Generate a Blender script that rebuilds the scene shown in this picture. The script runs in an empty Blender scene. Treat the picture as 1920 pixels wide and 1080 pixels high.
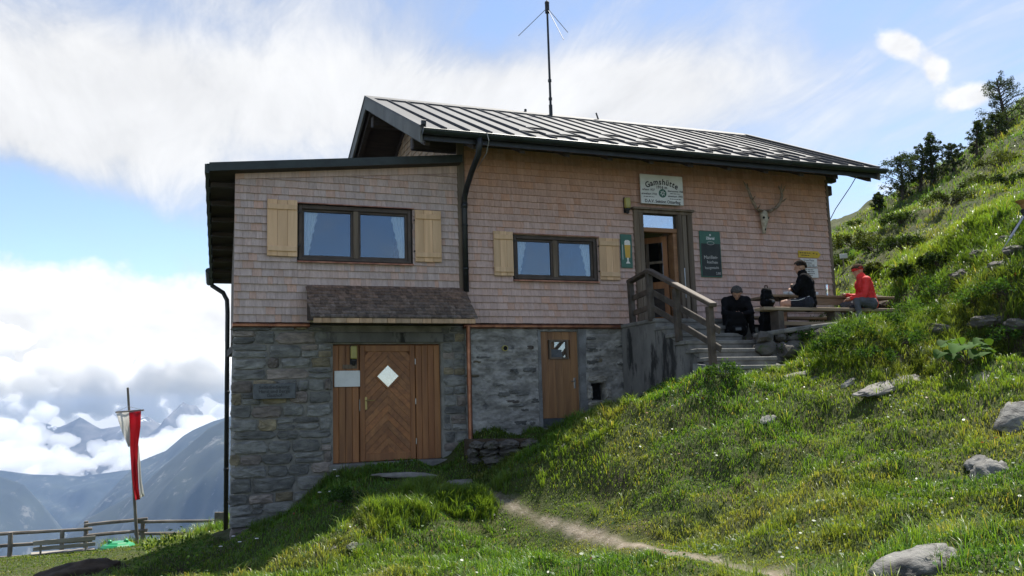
import bpy, bmesh, math, random
import numpy as np
from mathutils import Vector, Matrix
random.seed(7); rng = np.random.default_rng(11)
scene = bpy.context.scene
COL = scene.collection
rad = math.radians

# ------------------------------------------------------------------ camera
YAW, PIT, ROL = rad(21.5), rad(7.35), rad(1.66)
CAMPOS = Vector((0, -15, 3.0))
def cam_matrix():
    c, s = math.cos, math.sin
    base = Matrix(((1,0,0),(0,0,1),(0,-1,0)))
    Rr = Matrix(((c(ROL),-s(ROL),0),(s(ROL),c(ROL),0),(0,0,1)))
    Rp = Matrix(((1,0,0),(0,c(PIT),-s(PIT)),(0,s(PIT),c(PIT))))
    Ry = Matrix(((c(YAW),s(YAW),0),(-s(YAW),c(YAW),0),(0,0,1)))
    return Ry @ Rp @ base @ Rr
CM = cam_matrix()
cam_d = bpy.data.cameras.new('camera'); cam = bpy.data.objects.new('camera', cam_d); COL.objects.link(cam)
cam.matrix_world = Matrix.Translation(CAMPOS) @ (CM @ Matrix(((1,0,0),(0,-1,0),(0,0,-1)))).to_4x4()
cam_d.sensor_width = 36.0; cam_d.lens = 1640/1920*36.0
cam_d.clip_start = 0.1; cam_d.clip_end = 60000
scene.camera = cam
def at(px, py, D):            # a surveyed point: image column/row of the photograph and distance in metres
    v = CM @ Vector(((px-960)/1640, (py-540)/1640, 1.0))
    return CAMPOS + v*D
def view_depth(p):
    return (Vector(p)-CAMPOS).dot(CM @ Vector((0,0,1)))

# ------------------------------------------------------------------ world, sun, exposure
SUN = Vector((0.46, 0.34, 1.0)).normalized()
sun_el = math.asin(SUN.z); sun_az = math.atan2(SUN.x, SUN.y)
world = bpy.data.worlds.new('World'); scene.world = world; world.use_nodes = True
wt = world.node_tree; wt.nodes.clear()
def wn(t, **k):
    n = wt.nodes.new(t)
    for a, b in k.items(): setattr(n, a, b)
    return n
def wmath(op, a, b=None, c=None, clamp=False):
    n = wn('ShaderNodeMath', operation=op, use_clamp=clamp)
    for i, v in enumerate((a, b, c)):
        if v is None: continue
        if isinstance(v, (int, float)): n.inputs[i].default_value = v
        else: wt.links.new(v, n.inputs[i])
    return n.outputs[0]
def wvec(op, a, b=None):
    n = wn('ShaderNodeVectorMath', operation=op)
    for i, v in enumerate((a, b)):
        if v is None: continue
        if isinstance(v, (tuple, Vector)): n.inputs[i].default_value = tuple(v)
        else: wt.links.new(v, n.inputs[i])
    return n.outputs['Value'] if op in ('DOT_PRODUCT', 'LENGTH') else n.outputs[0]
sky = wn('ShaderNodeTexSky', sky_type='NISHITA'); sky.sun_disc = False
sky.sun_elevation = sun_el; sky.sun_rotation = sun_az; sky.altitude = 1900; sky.air_density = 1.0; sky.dust_density = 0.9; sky.ozone_density = 1.2
tc = wn('ShaderNodeTexCoord'); DIR = wvec('NORMALIZE', tc.outputs['Generated'])
# cloud sheets lie on flat layers high above: project the direction on a layer so that they foreshorten to the horizon
sep = wn('ShaderNodeSeparateXYZ'); wt.links.new(DIR, sep.inputs[0])
zz = wmath('MAXIMUM', sep.outputs[2], 0.0)
inv = wmath('DIVIDE', 1.0, wmath('ADD', zz, 0.28))
sc_ = wn('ShaderNodeVectorMath', operation='SCALE'); wt.links.new(DIR, sc_.inputs[0]); wt.links.new(inv, sc_.inputs['Scale'])
LAY = sc_.outputs[0]
def wnoise(vec, scale, detail=8, rough=.55, dist=0.0, stretch=None, rot=0.0, off=(0,0,0)):
    mp = wn('ShaderNodeMapping'); wt.links.new(vec, mp.inputs[0])
    mp.inputs['Location'].default_value = off
    mp.inputs['Rotation'].default_value = (0, 0, rot)
    mp.inputs['Scale'].default_value = stretch or (1, 1, 1)
    n = wn('ShaderNodeTexNoise'); n.inputs['Scale'].default_value = scale; n.inputs['Detail'].default_value = detail
    n.inputs['Roughness'].default_value = rough; n.inputs['Distortion'].default_value = dist
    wt.links.new(mp.outputs[0], n.inputs['Vector']); return n.outputs[0]
def blob(px, py, rx, ry, tilt=0.0):
    """soft patch of sky centred on a heading; radii in degrees"""
    d = (at(px, py, 1.0)-CAMPOS).normalized()
    r = Vector((0,0,1)).cross(d).normalized()*-1; u = r.cross(d)
    ct, st = math.cos(tilt), math.sin(tilt)
    a = r*ct + u*st; b = u*ct - r*st
    x = wmath('MULTIPLY', wvec('DOT_PRODUCT', DIR, a), 1/math.sin(rad(rx)))
    y = wmath('MULTIPLY', wvec('DOT_PRODUCT', DIR, b), 1/math.sin(rad(ry)))
    r2 = wmath('ADD', wmath('MULTIPLY', x, x), wmath('MULTIPLY', y, y))
    front = wmath('GREATER_THAN', wvec('DOT_PRODUCT', DIR, d), 0.0)
    return wmath('MULTIPLY', wmath('EXPONENT', wmath('MULTIPLY', r2, -1.0)), front)
def wsum(*t):
    o = t[0]
    for k in t[1:]: o = wmath('ADD', o, k)
    return o
def wscale(t, k): return wmath('MULTIPLY', t, k)
def wstep(t, lo, hi):
    n = wn('ShaderNodeMapRange', interpolation_type='SMOOTHSTEP'); wt.links.new(t, n.inputs[0])
    n.inputs[1].default_value = lo; n.inputs[2].default_value = hi; n.inputs[3].default_value = 0; n.inputs[4].default_value = 1
    return n.outputs[0]
n_big = wnoise(LAY, 1.5, 6, .5, .3, (1, 1, 1), 0.0, (3.1, 1.7, 0))
n_str = wnoise(LAY, 3.2, 10, .62, .5, (1.0, .42, 1.0), 0.62, (0.4, 5.2, 0))
n_fin = wnoise(DIR, 16, 9, .6, .25, (1, 1, 1.5))
n_puf = wnoise(DIR, 7.5, 12, .56, .15, (1, 1, 1.6), 0, (2.2, .6, 0))
# high sheet: streaky veil, thick in the middle of the view, open to the right and at mid-left
n_cir = wnoise(LAY, 5.5, 12, .66, .9, (1.0, .30, 1.0), 0.42, (7.4, 2.2, 0))
cover = wsum(wscale(blob(900, 200, 17, 4.0, .03), .40), wscale(blob(420, 130, 16, 6.5, .12), .34), wscale(blob(1250, 150, 10, 3.2, .04), .36), wscale(blob(60, 170, 11, 6, .2), .30), wscale(blob(180, 275, 10, 2.2, -.25), .22),
             wscale(blob(90, 435, 14, 3.6, -.05), -.40), wscale(blob(60, 335, 7, 1.2, -.30), -.28), wscale(blob(1500, 60, 8, 4), -.10), wscale(blob(1650, 300, 12, 6), .06), wscale(blob(300, 380, 9, 1.2, -.3), .16),
             wscale(blob(250, 15, 10, 1.6, -.12), -.22), wscale(blob(1000, 60, 8, 2.4, .0), -.22))
veil = wsum(wscale(n_big, .30), wscale(n_str, .66), wscale(n_cir, .78), wscale(n_fin, .10), cover, wscale(n_str, 0.0))
veil_m = wmath('ADD', wscale(wstep(veil, .68, 1.46), .86), wscale(wstep(veil, .30, 1.0), .14))
# cumulus: bank on the left horizon and small puffs on the right
puf_cov = wsum(wscale(blob(100, 640, 19, 4.4, -.06), .60), wscale(blob(330, 720, 16, 4.4), .5), wscale(blob(-400, 700, 18, 5), .45),
               wscale(blob(1690, 85, 2.0, 1.1, -.5), .70), wscale(blob(1815, 182, 2.2, .95, .1), .74), wscale(blob(1755, 135, .8, .9), .60), wscale(blob(1370, 640, 10, 3.0), .25), wscale(blob(1660, 350, 2.0, .8), .3))
low = wstep(sep.outputs[2], .24, -.02)
n_ed = wnoise(DIR, 34, 8, .65, .4)
puf = wsum(wscale(n_puf, .8), wscale(n_fin, .30), wscale(n_ed, .34), puf_cov, wscale(low, .24))
puf_m = wstep(puf, 1.02, 1.26)
# cloud brightness: self-shaded billows
lit = wstep(wsum(n_puf, wscale(n_fin, .45)), .48, .88)
cb = wmath('ADD', wscale(lit, 1.5), 3.9)
cvb = wmath('ADD', wscale(wstep(wsum(wscale(n_str, .5), wscale(n_cir, .5), wscale(veil_m, .5)), .52, 1.30), 2.2), 2.85)
def wcol(v, tint):
    n = wn('ShaderNodeVectorMath', operation='SCALE'); n.inputs[0].default_value = tint; wt.links.new(v, n.inputs['Scale']); return n.outputs[0]
def wmix(f, a, b):
    n = wn('ShaderNodeMix', data_type='RGBA'); wt.links.new(f, n.inputs['Factor']); wt.links.new(a, n.inputs['A']); wt.links.new(b, n.inputs['B']); return n.outputs['Result']
m1 = wmix(wscale(veil_m, .93), sky.outputs[0], wcol(cvb, (1.0, .995, .985)))
m2 = wmix(wscale(puf_m, .96), m1, wcol(cb, (.985, .99, 1.0)))
bg = wn('ShaderNodeBackground'); bg.inputs['Strength'].default_value = 0.12
wt.links.new(m2, bg.inputs['Color'])
world.cycles.sampling_method = 'MANUAL'; world.cycles.sample_map_resolution = 512
wo = wn('ShaderNodeOutputWorld'); wt.links.new(bg.outputs[0], wo.inputs['Surface'])

sun_d = bpy.data.lights.new('sun', 'SUN'); sun = bpy.data.objects.new('sun', sun_d); COL.objects.link(sun)
sun_d.energy = 4.9; sun_d.angle = rad(0.53); sun_d.color = (1.0, .95, .86)
sun.rotation_euler = SUN.to_track_quat('Z', 'Y').to_euler(); sun.location = (20, 20, 40)
scene.view_settings.view_transform = 'Standard'; scene.view_settings.look = 'None'
scene.view_settings.gamma = 1.0; scene.view_settings.use_curve_mapping = False
scene.view_settings.exposure = 0.85
scene.render.engine = 'CYCLES'
cy = scene.cycles
cy.use_denoising = True; cy.max_bounces = 16; cy.diffuse_bounces = 3; cy.glossy_bounces = 3; cy.transmission_bounces = 4; cy.volume_bounces = 10
cy.transparent_max_bounces = 8; cy.caustics_reflective = False; cy.caustics_refractive = False; cy.sample_clamp_indirect = 6

# ------------------------------------------------------------------ materials
MATS = {}
def mat(name, col, col2=None, rough=.85, scale=6., stretch=(1,1,1), bump=.0, bscale=None, bstretch=None, tint=False, metal=0., spec=.5, transl=0., detail=6, sharp=(.3,.7), rot=(0,0,0), dirt=None, dist=.0, dst=(1,1,1)):
    m = bpy.data.materials.new(name); m.use_nodes = True; nt = m.node_tree; N = nt.nodes; L = nt.links
    p = N['Principled BSDF']
    geo = N.new('ShaderNodeNewGeometry')
    def noise(sc, st, det=detail, r=.6):
        mp = N.new('ShaderNodeMapping'); mp.inputs['Scale'].default_value = st; mp.inputs['Rotation'].default_value = rot
        L.new(geo.outputs['Position'], mp.inputs[0])
        n = N.new('ShaderNodeTexNoise'); n.inputs['Scale'].default_value = sc; n.inputs['Detail'].default_value = det; n.inputs['Roughness'].default_value = r
        n.inputs['Distortion'].default_value = dist
        L.new(mp.outputs[0], n.inputs['Vector']); return n.outputs[0]
    def mix(f, a, b, mode='MIX'):
        x = N.new('ShaderNodeMix'); x.data_type = 'RGBA'; x.blend_type = mode
        for k, v in (('Factor', f), ('A', a), ('B', b)):
            if isinstance(v, (int, float)): x.inputs[k].default_value = v
            elif isinstance(v, tuple): x.inputs[k].default_value = (*v[:3], 1)
            else: L.new(v, x.inputs[k])
        return x.outputs['Result']
    def ramp(v, lo, hi):
        r = N.new('ShaderNodeMapRange'); r.interpolation_type = 'SMOOTHSTEP'; L.new(v, r.inputs[0]); r.inputs[1].default_value = lo; r.inputs[2].default_value = hi
        return r.outputs[0]
    col2 = col2 or tuple(c*.6 for c in col)
    c = mix(ramp(noise(scale, stretch), *sharp), col2, col)
    if dirt:
        dc, dscale, lo, hi = dirt
        c = mix(ramp(noise(dscale, dst, 8, .7), lo, hi), c, dc)
    if tint:
        a = N.new('ShaderNodeAttribute'); a.attribute_name = 'tint'
        c = mix(1.0, c, a.outputs['Color'], 'MULTIPLY')
    L.new(c, p.inputs['Base Color'])
    p.inputs['Roughness'].default_value = rough; p.inputs['Metallic'].default_value = metal; p.inputs['Specular IOR Level'].default_value = spec
    if bump:
        b = N.new('ShaderNodeBump'); b.inputs['Strength'].default_value = bump; b.inputs['Distance'].default_value = .02
        L.new(noise(bscale or scale*3, bstretch or stretch, 8), b.inputs['Height']); L.new(b.outputs[0], p.inputs['Normal'])
    if transl:
        t = N.new('ShaderNodeBsdfTranslucent'); L.new(c, t.inputs['Color'])
        x = N.new('ShaderNodeMixShader'); x.inputs[0].default_value = transl
        L.new(p.outputs[0], x.inputs[1]); L.new(t.outputs[0], x.inputs[2]); L.new(x.outputs[0], N['Material Output'].inputs['Surface'])
    MATS[name] = m; return m
def glass(name, refl, tintc=(.9,.95,1)):
    m = bpy.data.materials.new(name); m.use_nodes = True; nt = m.node_tree; N = nt.nodes; L = nt.links
    N.remove(N['Principled BSDF'])
    g = N.new('ShaderNodeBsdfGlossy'); g.inputs['Roughness'].default_value = .015; g.inputs['Color'].default_value = (*tintc, 1)
    t = N.new('ShaderNodeBsdfTransparent'); t.inputs['Color'].default_value = (.82,.86,.86,1)
    x = N.new('ShaderNodeMixShader'); x.inputs[0].default_value = refl
    geo = N.new('ShaderNodeNewGeometry'); n = N.new('ShaderNodeTexNoise'); n.inputs['Scale'].default_value = 1.3; n.inputs['Detail'].default_value = 1
    L.new(geo.outputs['Position'], n.inputs['Vector'])
    b = N.new('ShaderNodeBump'); b.inputs['Strength'].default_value = .12; b.inputs['Distance'].default_value = .02; L.new(n.outputs[0], b.inputs['Height']); L.new(b.outputs[0], g.inputs['Normal'])
    L.new(t.outputs[0], x.inputs[1]); L.new(g.outputs[0], x.inputs[2]); L.new(x.outputs[0], N['Material Output'].inputs['Surface'])
    MATS[name] = m; return m

# ------------------------------------------------------------------ mesh helpers
class MB:
    def __init__(s): s.v = []; s.f = []; s.t = []; s.mi = []; s.cur = (1,1,1); s.m = 0
    def face(s, idx): s.f.append(idx); s.t.append(s.cur); s.mi.append(s.m)
    def poly(s, pts): 
        b = len(s.v); s.v += [tuple(p) for p in pts]; s.face(tuple(range(b, b+len(pts))))
    def hexa(s, p):      # 8 points: bottom 4 ccw, top 4 ccw
        b = len(s.v); s.v += [tuple(q) for q in p]
        for q in ((3,2,1,0),(4,5,6,7),(0,1,5,4),(1,2,6,5),(2,3,7,6),(3,0,4,7)): s.face(tuple(b+i for i in q))
    def box(s, x0, x1, y0, y1, z0, z1):
        s.hexa(((x0,y0,z0),(x1,y0,z0),(x1,y1,z0),(x0,y1,z0),(x0,y0,z1),(x1,y0,z1),(x1,y1,z1),(x0,y1,z1)))
    def cbox(s, x0, x1, y0, y1, z0, z1, c=.006, M=None):   # chamfered box
        c = min(c, (x1-x0)*.45, (y1-y0)*.45, (z1-z0)*.45)
        cx, cyy, cz = (x0+x1)/2, (y0+y1)/2, (z0+z1)/2; h = ((x1-x0)/2, (y1-y0)/2, (z1-z0)/2)
        b = len(s.v); idx = {}
        for sx in (-1,1):
            for sy in (-1,1):
                for sz in (-1,1):
                    for a in range(3):
                        d = [h[0]-c, h[1]-c, h[2]-c]; d[a] = h[a]
                        p = Vector((cx+sx*d[0], cyy+sy*d[1], cz+sz*d[2]))
                        if M is not None: p = M @ p
                        idx[(sx,sy,sz,a)] = len(s.v); s.v.append(tuple(p))
        def q(l, out):
            a_, b_, c_ = (Vector(s.v[l[0]]), Vector(s.v[l[1]]), Vector(s.v[l[2]]))
            s.face(tuple(l))
        for a in range(3):
            o = [i for i in range(3) if i != a]
            for sg in (-1,1):
                l = []
                for u, v in ((-1,-1),(1,-1),(1,1),(-1,1)):
                    k = [0,0,0]; k[a] = sg; k[o[0]] = u; k[o[1]] = v; l.append(idx[(*k, a)])
                q(l, None)
        for a in range(3):                       # edges along axis a
            o = [i for i in range(3) if i != a]
            for u in (-1,1):
                for v in (-1,1):
                    k0 = [0,0,0]; k0[a] = -1; k0[o[0]] = u; k0[o[1]] = v; k1 = list(k0); k1[a] = 1
                    s.face((idx[(*k0,o[0])], idx[(*k1,o[0])], idx[(*k1,o[1])], idx[(*k0,o[1])]))
        for sx in (-1,1):
            for sy in (-1,1):
                for sz in (-1,1): s.face(tuple(idx[(sx,sy,sz,a)] for a in range(3)))
    def bar(s, p0, p1, w, h, c=.006, up=(0,0,1)):          # rectangular bar between two points
        p0, p1 = Vector(p0), Vector(p1); d = (p1-p0); L = d.length; d.normalize()
        x = d.cross(Vector(up))
        if x.length < 1e-4: x = Vector((1,0,0))
        x.normalize(); z = x.cross(d)
        M = Matrix.Translation((p0+p1)/2) @ Matrix((x, d, z)).transposed().to_4x4()
        s.cbox(-w/2, w/2, -L/2, L/2, -h/2, h/2, c, M)
    def tube(s, pts, r, n=8, caps=True, jit=0.):
        pts = [Vector(p) for p in pts]; R = r if isinstance(r, (list, tuple)) else [r]*len(pts)
        rings = []; prev = None
        for i, p in enumerate(pts):
            d = (pts[min(i+1, len(pts)-1)]-pts[max(i-1, 0)]).normalized()
            if prev is None: a = d.orthogonal().normalized()
            else:
                a = prev - d*prev.dot(d); a.normalize()
            prev = a; bb = d.cross(a); b = len(s.v)
            for k in range(n):
                t = 2*math.pi*k/n; rr = R[i]*(1+random.uniform(-jit, jit))
                s.v.append(tuple(p + a*math.cos(t)*rr + bb*math.sin(t)*rr))
            rings.append(b)
        for i in range(len(rings)-1):
            for k in range(n): s.face((rings[i]+k, rings[i]+(k+1)%n, rings[i+1]+(k+1)%n, rings[i+1]+k))
        if caps: s.face(tuple(rings[0]+k for k in reversed(range(n)))); s.face(tuple(rings[-1]+k for k in range(n)))
    def prism(s, pts, dv):       # planar polygon pts extruded by dv
        n = len(pts); b = len(s.v); dv = Vector(dv)
        s.v += [tuple(p) for p in pts] + [tuple(Vector(p)+dv) for p in pts]
        s.face(tuple(range(b, b+n))); s.face(tuple(range(b+2*n-1, b+n-1, -1)))
        for i in range(n): j = (i+1) % n; s.face((b+i, b+n+i, b+n+j, b+j))
    def ball(s, c, r, nu=10, nv=7, sq=(1,1,1)):
        b = len(s.v)
        for j in range(nv+1):
            t = math.pi*j/nv
            for i in range(nu):
                p = 2*math.pi*i/nu
                s.v.append((c[0]+r*sq[0]*math.sin(t)*math.cos(p), c[1]+r*sq[1]*math.sin(t)*math.sin(p), c[2]+r*sq[2]*math.cos(t)))
        for j in range(nv):
            for i in range(nu): s.face((b+j*nu+i, b+(j+1)*nu+i, b+(j+1)*nu+(i+1)%nu, b+j*nu+(i+1)%nu))
    def lathe(s, c, prof, n=16):   # profile (r, z) about a vertical axis at c
        b = len(s.v)
        for r, z in prof:
            for k in range(n): s.v.append((c[0]+r*math.cos(2*math.pi*k/n), c[1]+r*math.sin(2*math.pi*k/n), c[2]+z))
        for i in range(len(prof)-1):
            for k in range(n): s.face((b+i*n+k, b+i*n+(k+1)%n, b+(i+1)*n+(k+1)%n, b+(i+1)*n+k))
    def build(s, name, mats, parent=None, smooth=False, fixn=True):
        me = bpy.data.meshes.new(name); o = bpy.data.objects.new(name, me)
        off = Vector((0,0,0))
        q = parent
        while q is not None: off = off + q.location; q = q.parent
        me.from_pydata([tuple(Vector(p)-off) for p in s.v], [], s.f)
        ms = mats if isinstance(mats, (list, tuple)) else [mats]
        for m in ms: me.materials.append(MATS[m] if isinstance(m, str) else m)
        if len(ms) > 1: me.polygons.foreach_set('material_index', s.mi)
        if any(t != (1,1,1) for t in s.t):
            at_ = me.attributes.new('tint', 'FLOAT_COLOR', 'FACE')
            at_.data.foreach_set('color', np.array([(*t, 1) for t in s.t], dtype=np.float32).ravel())
        else:
            at_ = me.attributes.new('tint', 'FLOAT_COLOR', 'FACE'); at_.data.foreach_set('color', np.ones(len(s.f)*4, dtype=np.float32))
        if fixn:
            bm = bmesh.new(); bm.from_mesh(me); bmesh.ops.recalc_face_normals(bm, faces=bm.faces); bm.to_mesh(me); bm.free()
        if smooth: me.polygons.foreach_set('use_smooth', [True]*len(me.polygons))
        COL.objects.link(o)
        if parent is not None: o.parent = parent
        return o
def thing(name, loc, label, cat, group=None):
    o = bpy.data.objects.new(name, None); o.empty_display_size = .2; COL.objects.link(o); o.location = loc
    return tag(o, label, cat, group)
def tag(o, label=None, cat=None, group=None, kind=None):
    if label: o['label'] = label
    if cat: o['category'] = cat
    if group: o['group'] = group
    if kind: o['kind'] = kind
    return o
def one(mb, name, mats, label, cat, group=None, smooth=False):    # a thing that is one mesh, origin at its base
    vs = np.array(mb.v); c = Vector(((vs[:,0].min()+vs[:,0].max())/2, (vs[:,1].min()+vs[:,1].max())/2, vs[:,2].min()))
    mb.v = [tuple(Vector(p)-c) for p in mb.v]
    o = mb.build(name, mats, None, smooth); o.location = c
    return tag(o, label, cat, group)
def rt(lo, hi, warm=0.):     # random grey tint
    k = random.uniform(lo, hi); w = random.uniform(-warm, warm)
    return (k*(1+w), k, k*(1-w))
def text(body, size, x, z, y, m, parent, rot=0., align='CENTER', name='lettering', bold=0., xs=1., facing=0.):
    cu = bpy.data.curves.new('t', 'FONT'); cu.body = body; cu.size = size; cu.align_x = align; cu.align_y = 'CENTER'; cu.extrude = .0008; cu.offset = bold; cu.resolution_u = 3
    ob = bpy.data.objects.new('t', cu); COL.objects.link(ob)
    dg = bpy.context.evaluated_depsgraph_get(); me = bpy.data.meshes.new_from_object(ob.evaluated_get(dg))
    bpy.data.objects.remove(ob); bpy.data.curves.remove(cu)
    off = Vector((0,0,0)); q = parent
    while q is not None: off = off + q.location; q = q.parent
    T = Matrix.Translation(Vector((x,y,z))-off) @ Matrix.Rotation(facing, 4, 'Z') @ Matrix.Rotation(rad(90), 4, 'X') @ Matrix.Rotation(rot, 4, 'Z') @ Matrix.Diagonal((xs,1,1,1))
    me.transform(T); me.materials.append(MATS[m]); me.name = name
    o = bpy.data.objects.new(name, me); COL.objects.link(o); o.parent = parent
    return o
# ================================================================== materials used by the hut
mat('mortar', (.255,.245,.222), (.15,.145,.132), .95, 5, bump=.9, bscale=22, dirt=((.07,.07,.065), 1.6, .55, .75))
mat('stone', (.275,.258,.232), (.12,.113,.105), .9, 4.5, (1,1,2.2), bump=.8, bscale=26, bstretch=(1,1,2), tint=True, dirt=((.30,.29,.25), 7, .64, .8))
mat('plaster', (.24,.245,.245), (.12,.12,.12), .95, 3, bump=.8, bscale=14, bstretch=(1,1,2.4), dirt=((.09,.09,.088), 5, .55, .75))
mat('concrete', (.20,.195,.185), (.11,.108,.104), .9, 2.2, (1,1,.5), bump=.6, bscale=18, dirt=((.022,.022,.022), 1.9, .50, .60), dst=(1,1,.28))
mat('step_stone', (.215,.21,.195), (.115,.112,.104), .9, 5, bump=.4, bscale=25)
mat('shingle', (.575,.455,.405), (.43,.33,.29), .85, 26, (1,1,.10), bump=.5, bscale=70, bstretch=(1,1,.06), tint=True, sharp=(.25,.75))
mat('old_shingle', (.19,.15,.12), (.085,.066,.052), .9, 20, (1,1,.2), bump=.5, bscale=50, bstretch=(1,.2,.2), tint=True)
mat('new_wood', (.70,.475,.285), (.53,.345,.195), .7, 7, (1,1,.08), bump=.25, bscale=40, bstretch=(1,1,.05), tint=True, dist=.6, dirt=((.20,.11,.04), 9, .72, .78))
mat('fascia_wood', (.52,.36,.23), (.34,.225,.14), .8, 12, (1,1,.3), bump=.3, tint=True)
mat('dark_wood', (.055,.040,.030), (.028,.020,.015), .75, 18, (.15,1,1), bump=.4, tint=True)
mat('frame_wood', (.085,.062,.048), (.045,.033,.026), .65, 18, (.3,1,.3), bump=.3, tint=True)
mat('door_wood', (.34,.145,.048), (.20,.08,.028), .55, 9, (1,1,.07), bump=.3, bscale=45, bstretch=(1,1,.05), tint=True, dist=.4)
mat('door_wood_diag', (.32,.135,.045), (.19,.076,.027), .5, 14, (1,1,1), bump=.3, bscale=50, tint=True)
mat('jamb_wood', (.20,.155,.11), (.105,.078,.055), .8, 10, (1,1,.08), bump=.5, bscale=40, bstretch=(1,1,.05), tint=True)
mat('rail_wood', (.12,.095,.075), (.055,.043,.035), .75, 14, (.3,.3,.3), bump=.5, bscale=40, tint=True)
mat('transom_wood', (.33,.17,.08), (.22,.11,.05), .6, 10, (.1,1,1), bump=.2)
mat('roof_metal', (.082,.084,.088), (.060,.062,.066), .66, 2.5, (1,.3,.3), bump=.06, bscale=3, tint=True, metal=.1, spec=.35, dirt=((.12,.118,.115), 3, .62, .8))
mat('dark_metal', (.030,.034,.036), (.018,.020,.022), .45, 8, metal=.4, bump=.1)
mat('green_metal', (.026,.036,.034), (.015,.021,.02), .45, 6, metal=.3, bump=.1)
mat('zinc', (.42,.42,.42), (.28,.28,.28), .4, 9, metal=.8)
mat('copper', (.42,.20,.12), (.20,.085,.055), .42, 7, (1,1,.6), metal=.85, bump=.1, dirt=((.10,.055,.04), 6, .6, .75))
mat('grey_board', (.19,.19,.175), (.10,.10,.092), .85, 10, (1,.1,.1), bump=.4)
mat('gable_wood', (.46,.34,.23), (.30,.205,.13), .85, 14, (1,.4,.4), bump=.4, tint=True)
mat('curtain', (.90,.90,.91), (.80,.81,.83), .9, 30, transl=.1)
mat('interior', (.05,.042,.036), (.03,.026,.022), .9, 3)
mat('white_paint', (.72,.73,.72), (.60,.61,.60), .55, 5, bump=.05)
mat('black_paint', (.015,.015,.016), rough=.6)
mat('green_paint', (.035,.13,.09), (.028,.105,.075), .45, 9)
mat('board_black', (.020,.026,.027), (.035,.042,.042), .7, 6)
mat('chalk', (.62,.62,.60), (.40,.40,.38), .9, 60)
mat('yellow_paint', (.62,.43,.035), (.52,.36,.03), .5, 6)
mat('beer', (.62,.38,.03), (.50,.28,.02), .4, 6)
mat('foam', (.80,.79,.74), (.66,.65,.60), .8, 40)
mat('plaque', (.115,.125,.135), (.075,.082,.09), .5, 12, metal=.5, bump=.2)
mat('lamp_glass', (.42,.37,.09), (.30,.26,.06), .35, 5)
mat('bone', (.50,.46,.36), (.30,.27,.20), .8, 14, bump=.4)
mat('antler', (.30,.235,.165), (.15,.115,.08), .75, 16, bump=.6)
mat('brass', (.45,.36,.16), (.25,.2,.09), .35, 6, metal=.9)
mat('steel', (.45,.45,.46), (.3,.3,.31), .3, 6, metal=.9)
mat('hole_dark', (.008,.008,.008), rough=.95)
glass('window_glass', .125, (.62,.78,1.0)); glass('pale_glass', .55, (.86,.93,1.0)); glass('mirror_glass', .38, (.92,.95,1.0))

# ================================================================== the hut
hut = thing('mountain_hut', (7.2, 0, 1.5), 'timber-shingled alpine hut on a stone ground floor with grey metal roof', 'hut')
TRIM = 4.40                       # top of the masonry
XL, XM, XR = .97, 4.95, 13.41     # left corner, joint of the two wings, right corner
EAVE_Z, EAVE_Y, RIDGE_Y, RIDGE_Z = 7.66, -1.0, 3.4, 9.69
def roof_z(y): return EAVE_Z + (y-EAVE_Y)*(RIDGE_Z-EAVE_Z)/(RIDGE_Y-EAVE_Y) if y <= RIDGE_Y else RIDGE_Z-(y-RIDGE_Y)*.461
def ext_z(x, y): return 7.0 + (x-.55)*.107 - (y+.22)*.124      # top of the wing's flat roof
def side_x(y): return XL + .052*y
OPEN_UP = [(2.02,3.99,5.48,6.45), (5.97,7.67,5.25,6.08), (8.74,9.52,4.40,6.62)]
OPEN_LO = [(2.60,4.52,1.2,4.05), (6.46,7.23,1.8,4.27), (7.48,7.77,2.97,3.29)]

def wall_cells(mb, x0, x1, z0, z1, holes, y0, y1):
    xs = sorted({x0, x1, *[v for h in holes for v in h[:2] if x0 < v < x1]}); zs = sorted({z0, z1, *[v for h in holes for v in h[2:] if z0 < v < z1]})
    def hole(i, j):
        if i < 0 or j < 0 or i >= len(xs)-1 or j >= len(zs)-1: return True
        cx, cz = (xs[i]+xs[i+1])/2, (zs[j]+zs[j+1])/2
        return any(h[0] < cx < h[1] and h[2] < cz < h[3] for h in holes)
    for i in range(len(xs)-1):
        for j in range(len(zs)-1):
            if hole(i, j): continue
            a, b, c, d = xs[i], xs[i+1], zs[j], zs[j+1]
            mb.poly(((a,y0,c),(b,y0,c),(b,y0,d),(a,y0,d))); mb.poly(((a,y1,c),(a,y1,d),(b,y1,d),(b,y1,c)))
            if hole(i-1, j): mb.poly(((a,y0,c),(a,y0,d),(a,y1,d),(a,y1,c)))
            if hole(i+1, j): mb.poly(((b,y0,c),(b,y1,c),(b,y1,d),(b,y0,d)))
            if hole(i, j-1): mb.poly(((a,y0,c),(a,y1,c),(b,y1,c),(b,y0,c)))
            if hole(i, j+1): mb.poly(((a,y0,d),(b,y0,d),(b,y1,d),(a,y1,d)))
# --- shell: boarding behind the shingles, side, back and floors
mb = MB(); wall_cells(mb, XL+.03, XR, TRIM-.02, 6.9, OPEN_UP, .02, .26)
mb.prism([(XL+.03,.02,6.9),(XM,.02,6.9),(XM,.02,7.33),(XL+.03,.02,6.93)], (0,.24,0))
mb.prism([(XM,.02,6.9),(XR,.02,6.9),(XR,.02,8.0),(XM,.02,8.0)], (0,.24,0))
shell = mb.build('boarding', 'interior', hut, fixn=False)
mb = MB()
mb.prism([(XL+.03,.27,4.38),(side_x(6.9)+.03,6.9,4.38),(side_x(6.9)+.03,6.9,6.0),(XL+.03,.27,6.85)], (.25,0,0))
side = mb.build('side_wall', 'old_shingle', hut)
mb = MB(); mb.box(1.7, XR, 6.75, 6.9, .0, 7.4); mb.build('back_wall', 'interior', hut)
mb = MB(); mb.box(XR-.25, XR, .27, 6.74, 1., 7.6)
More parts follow.
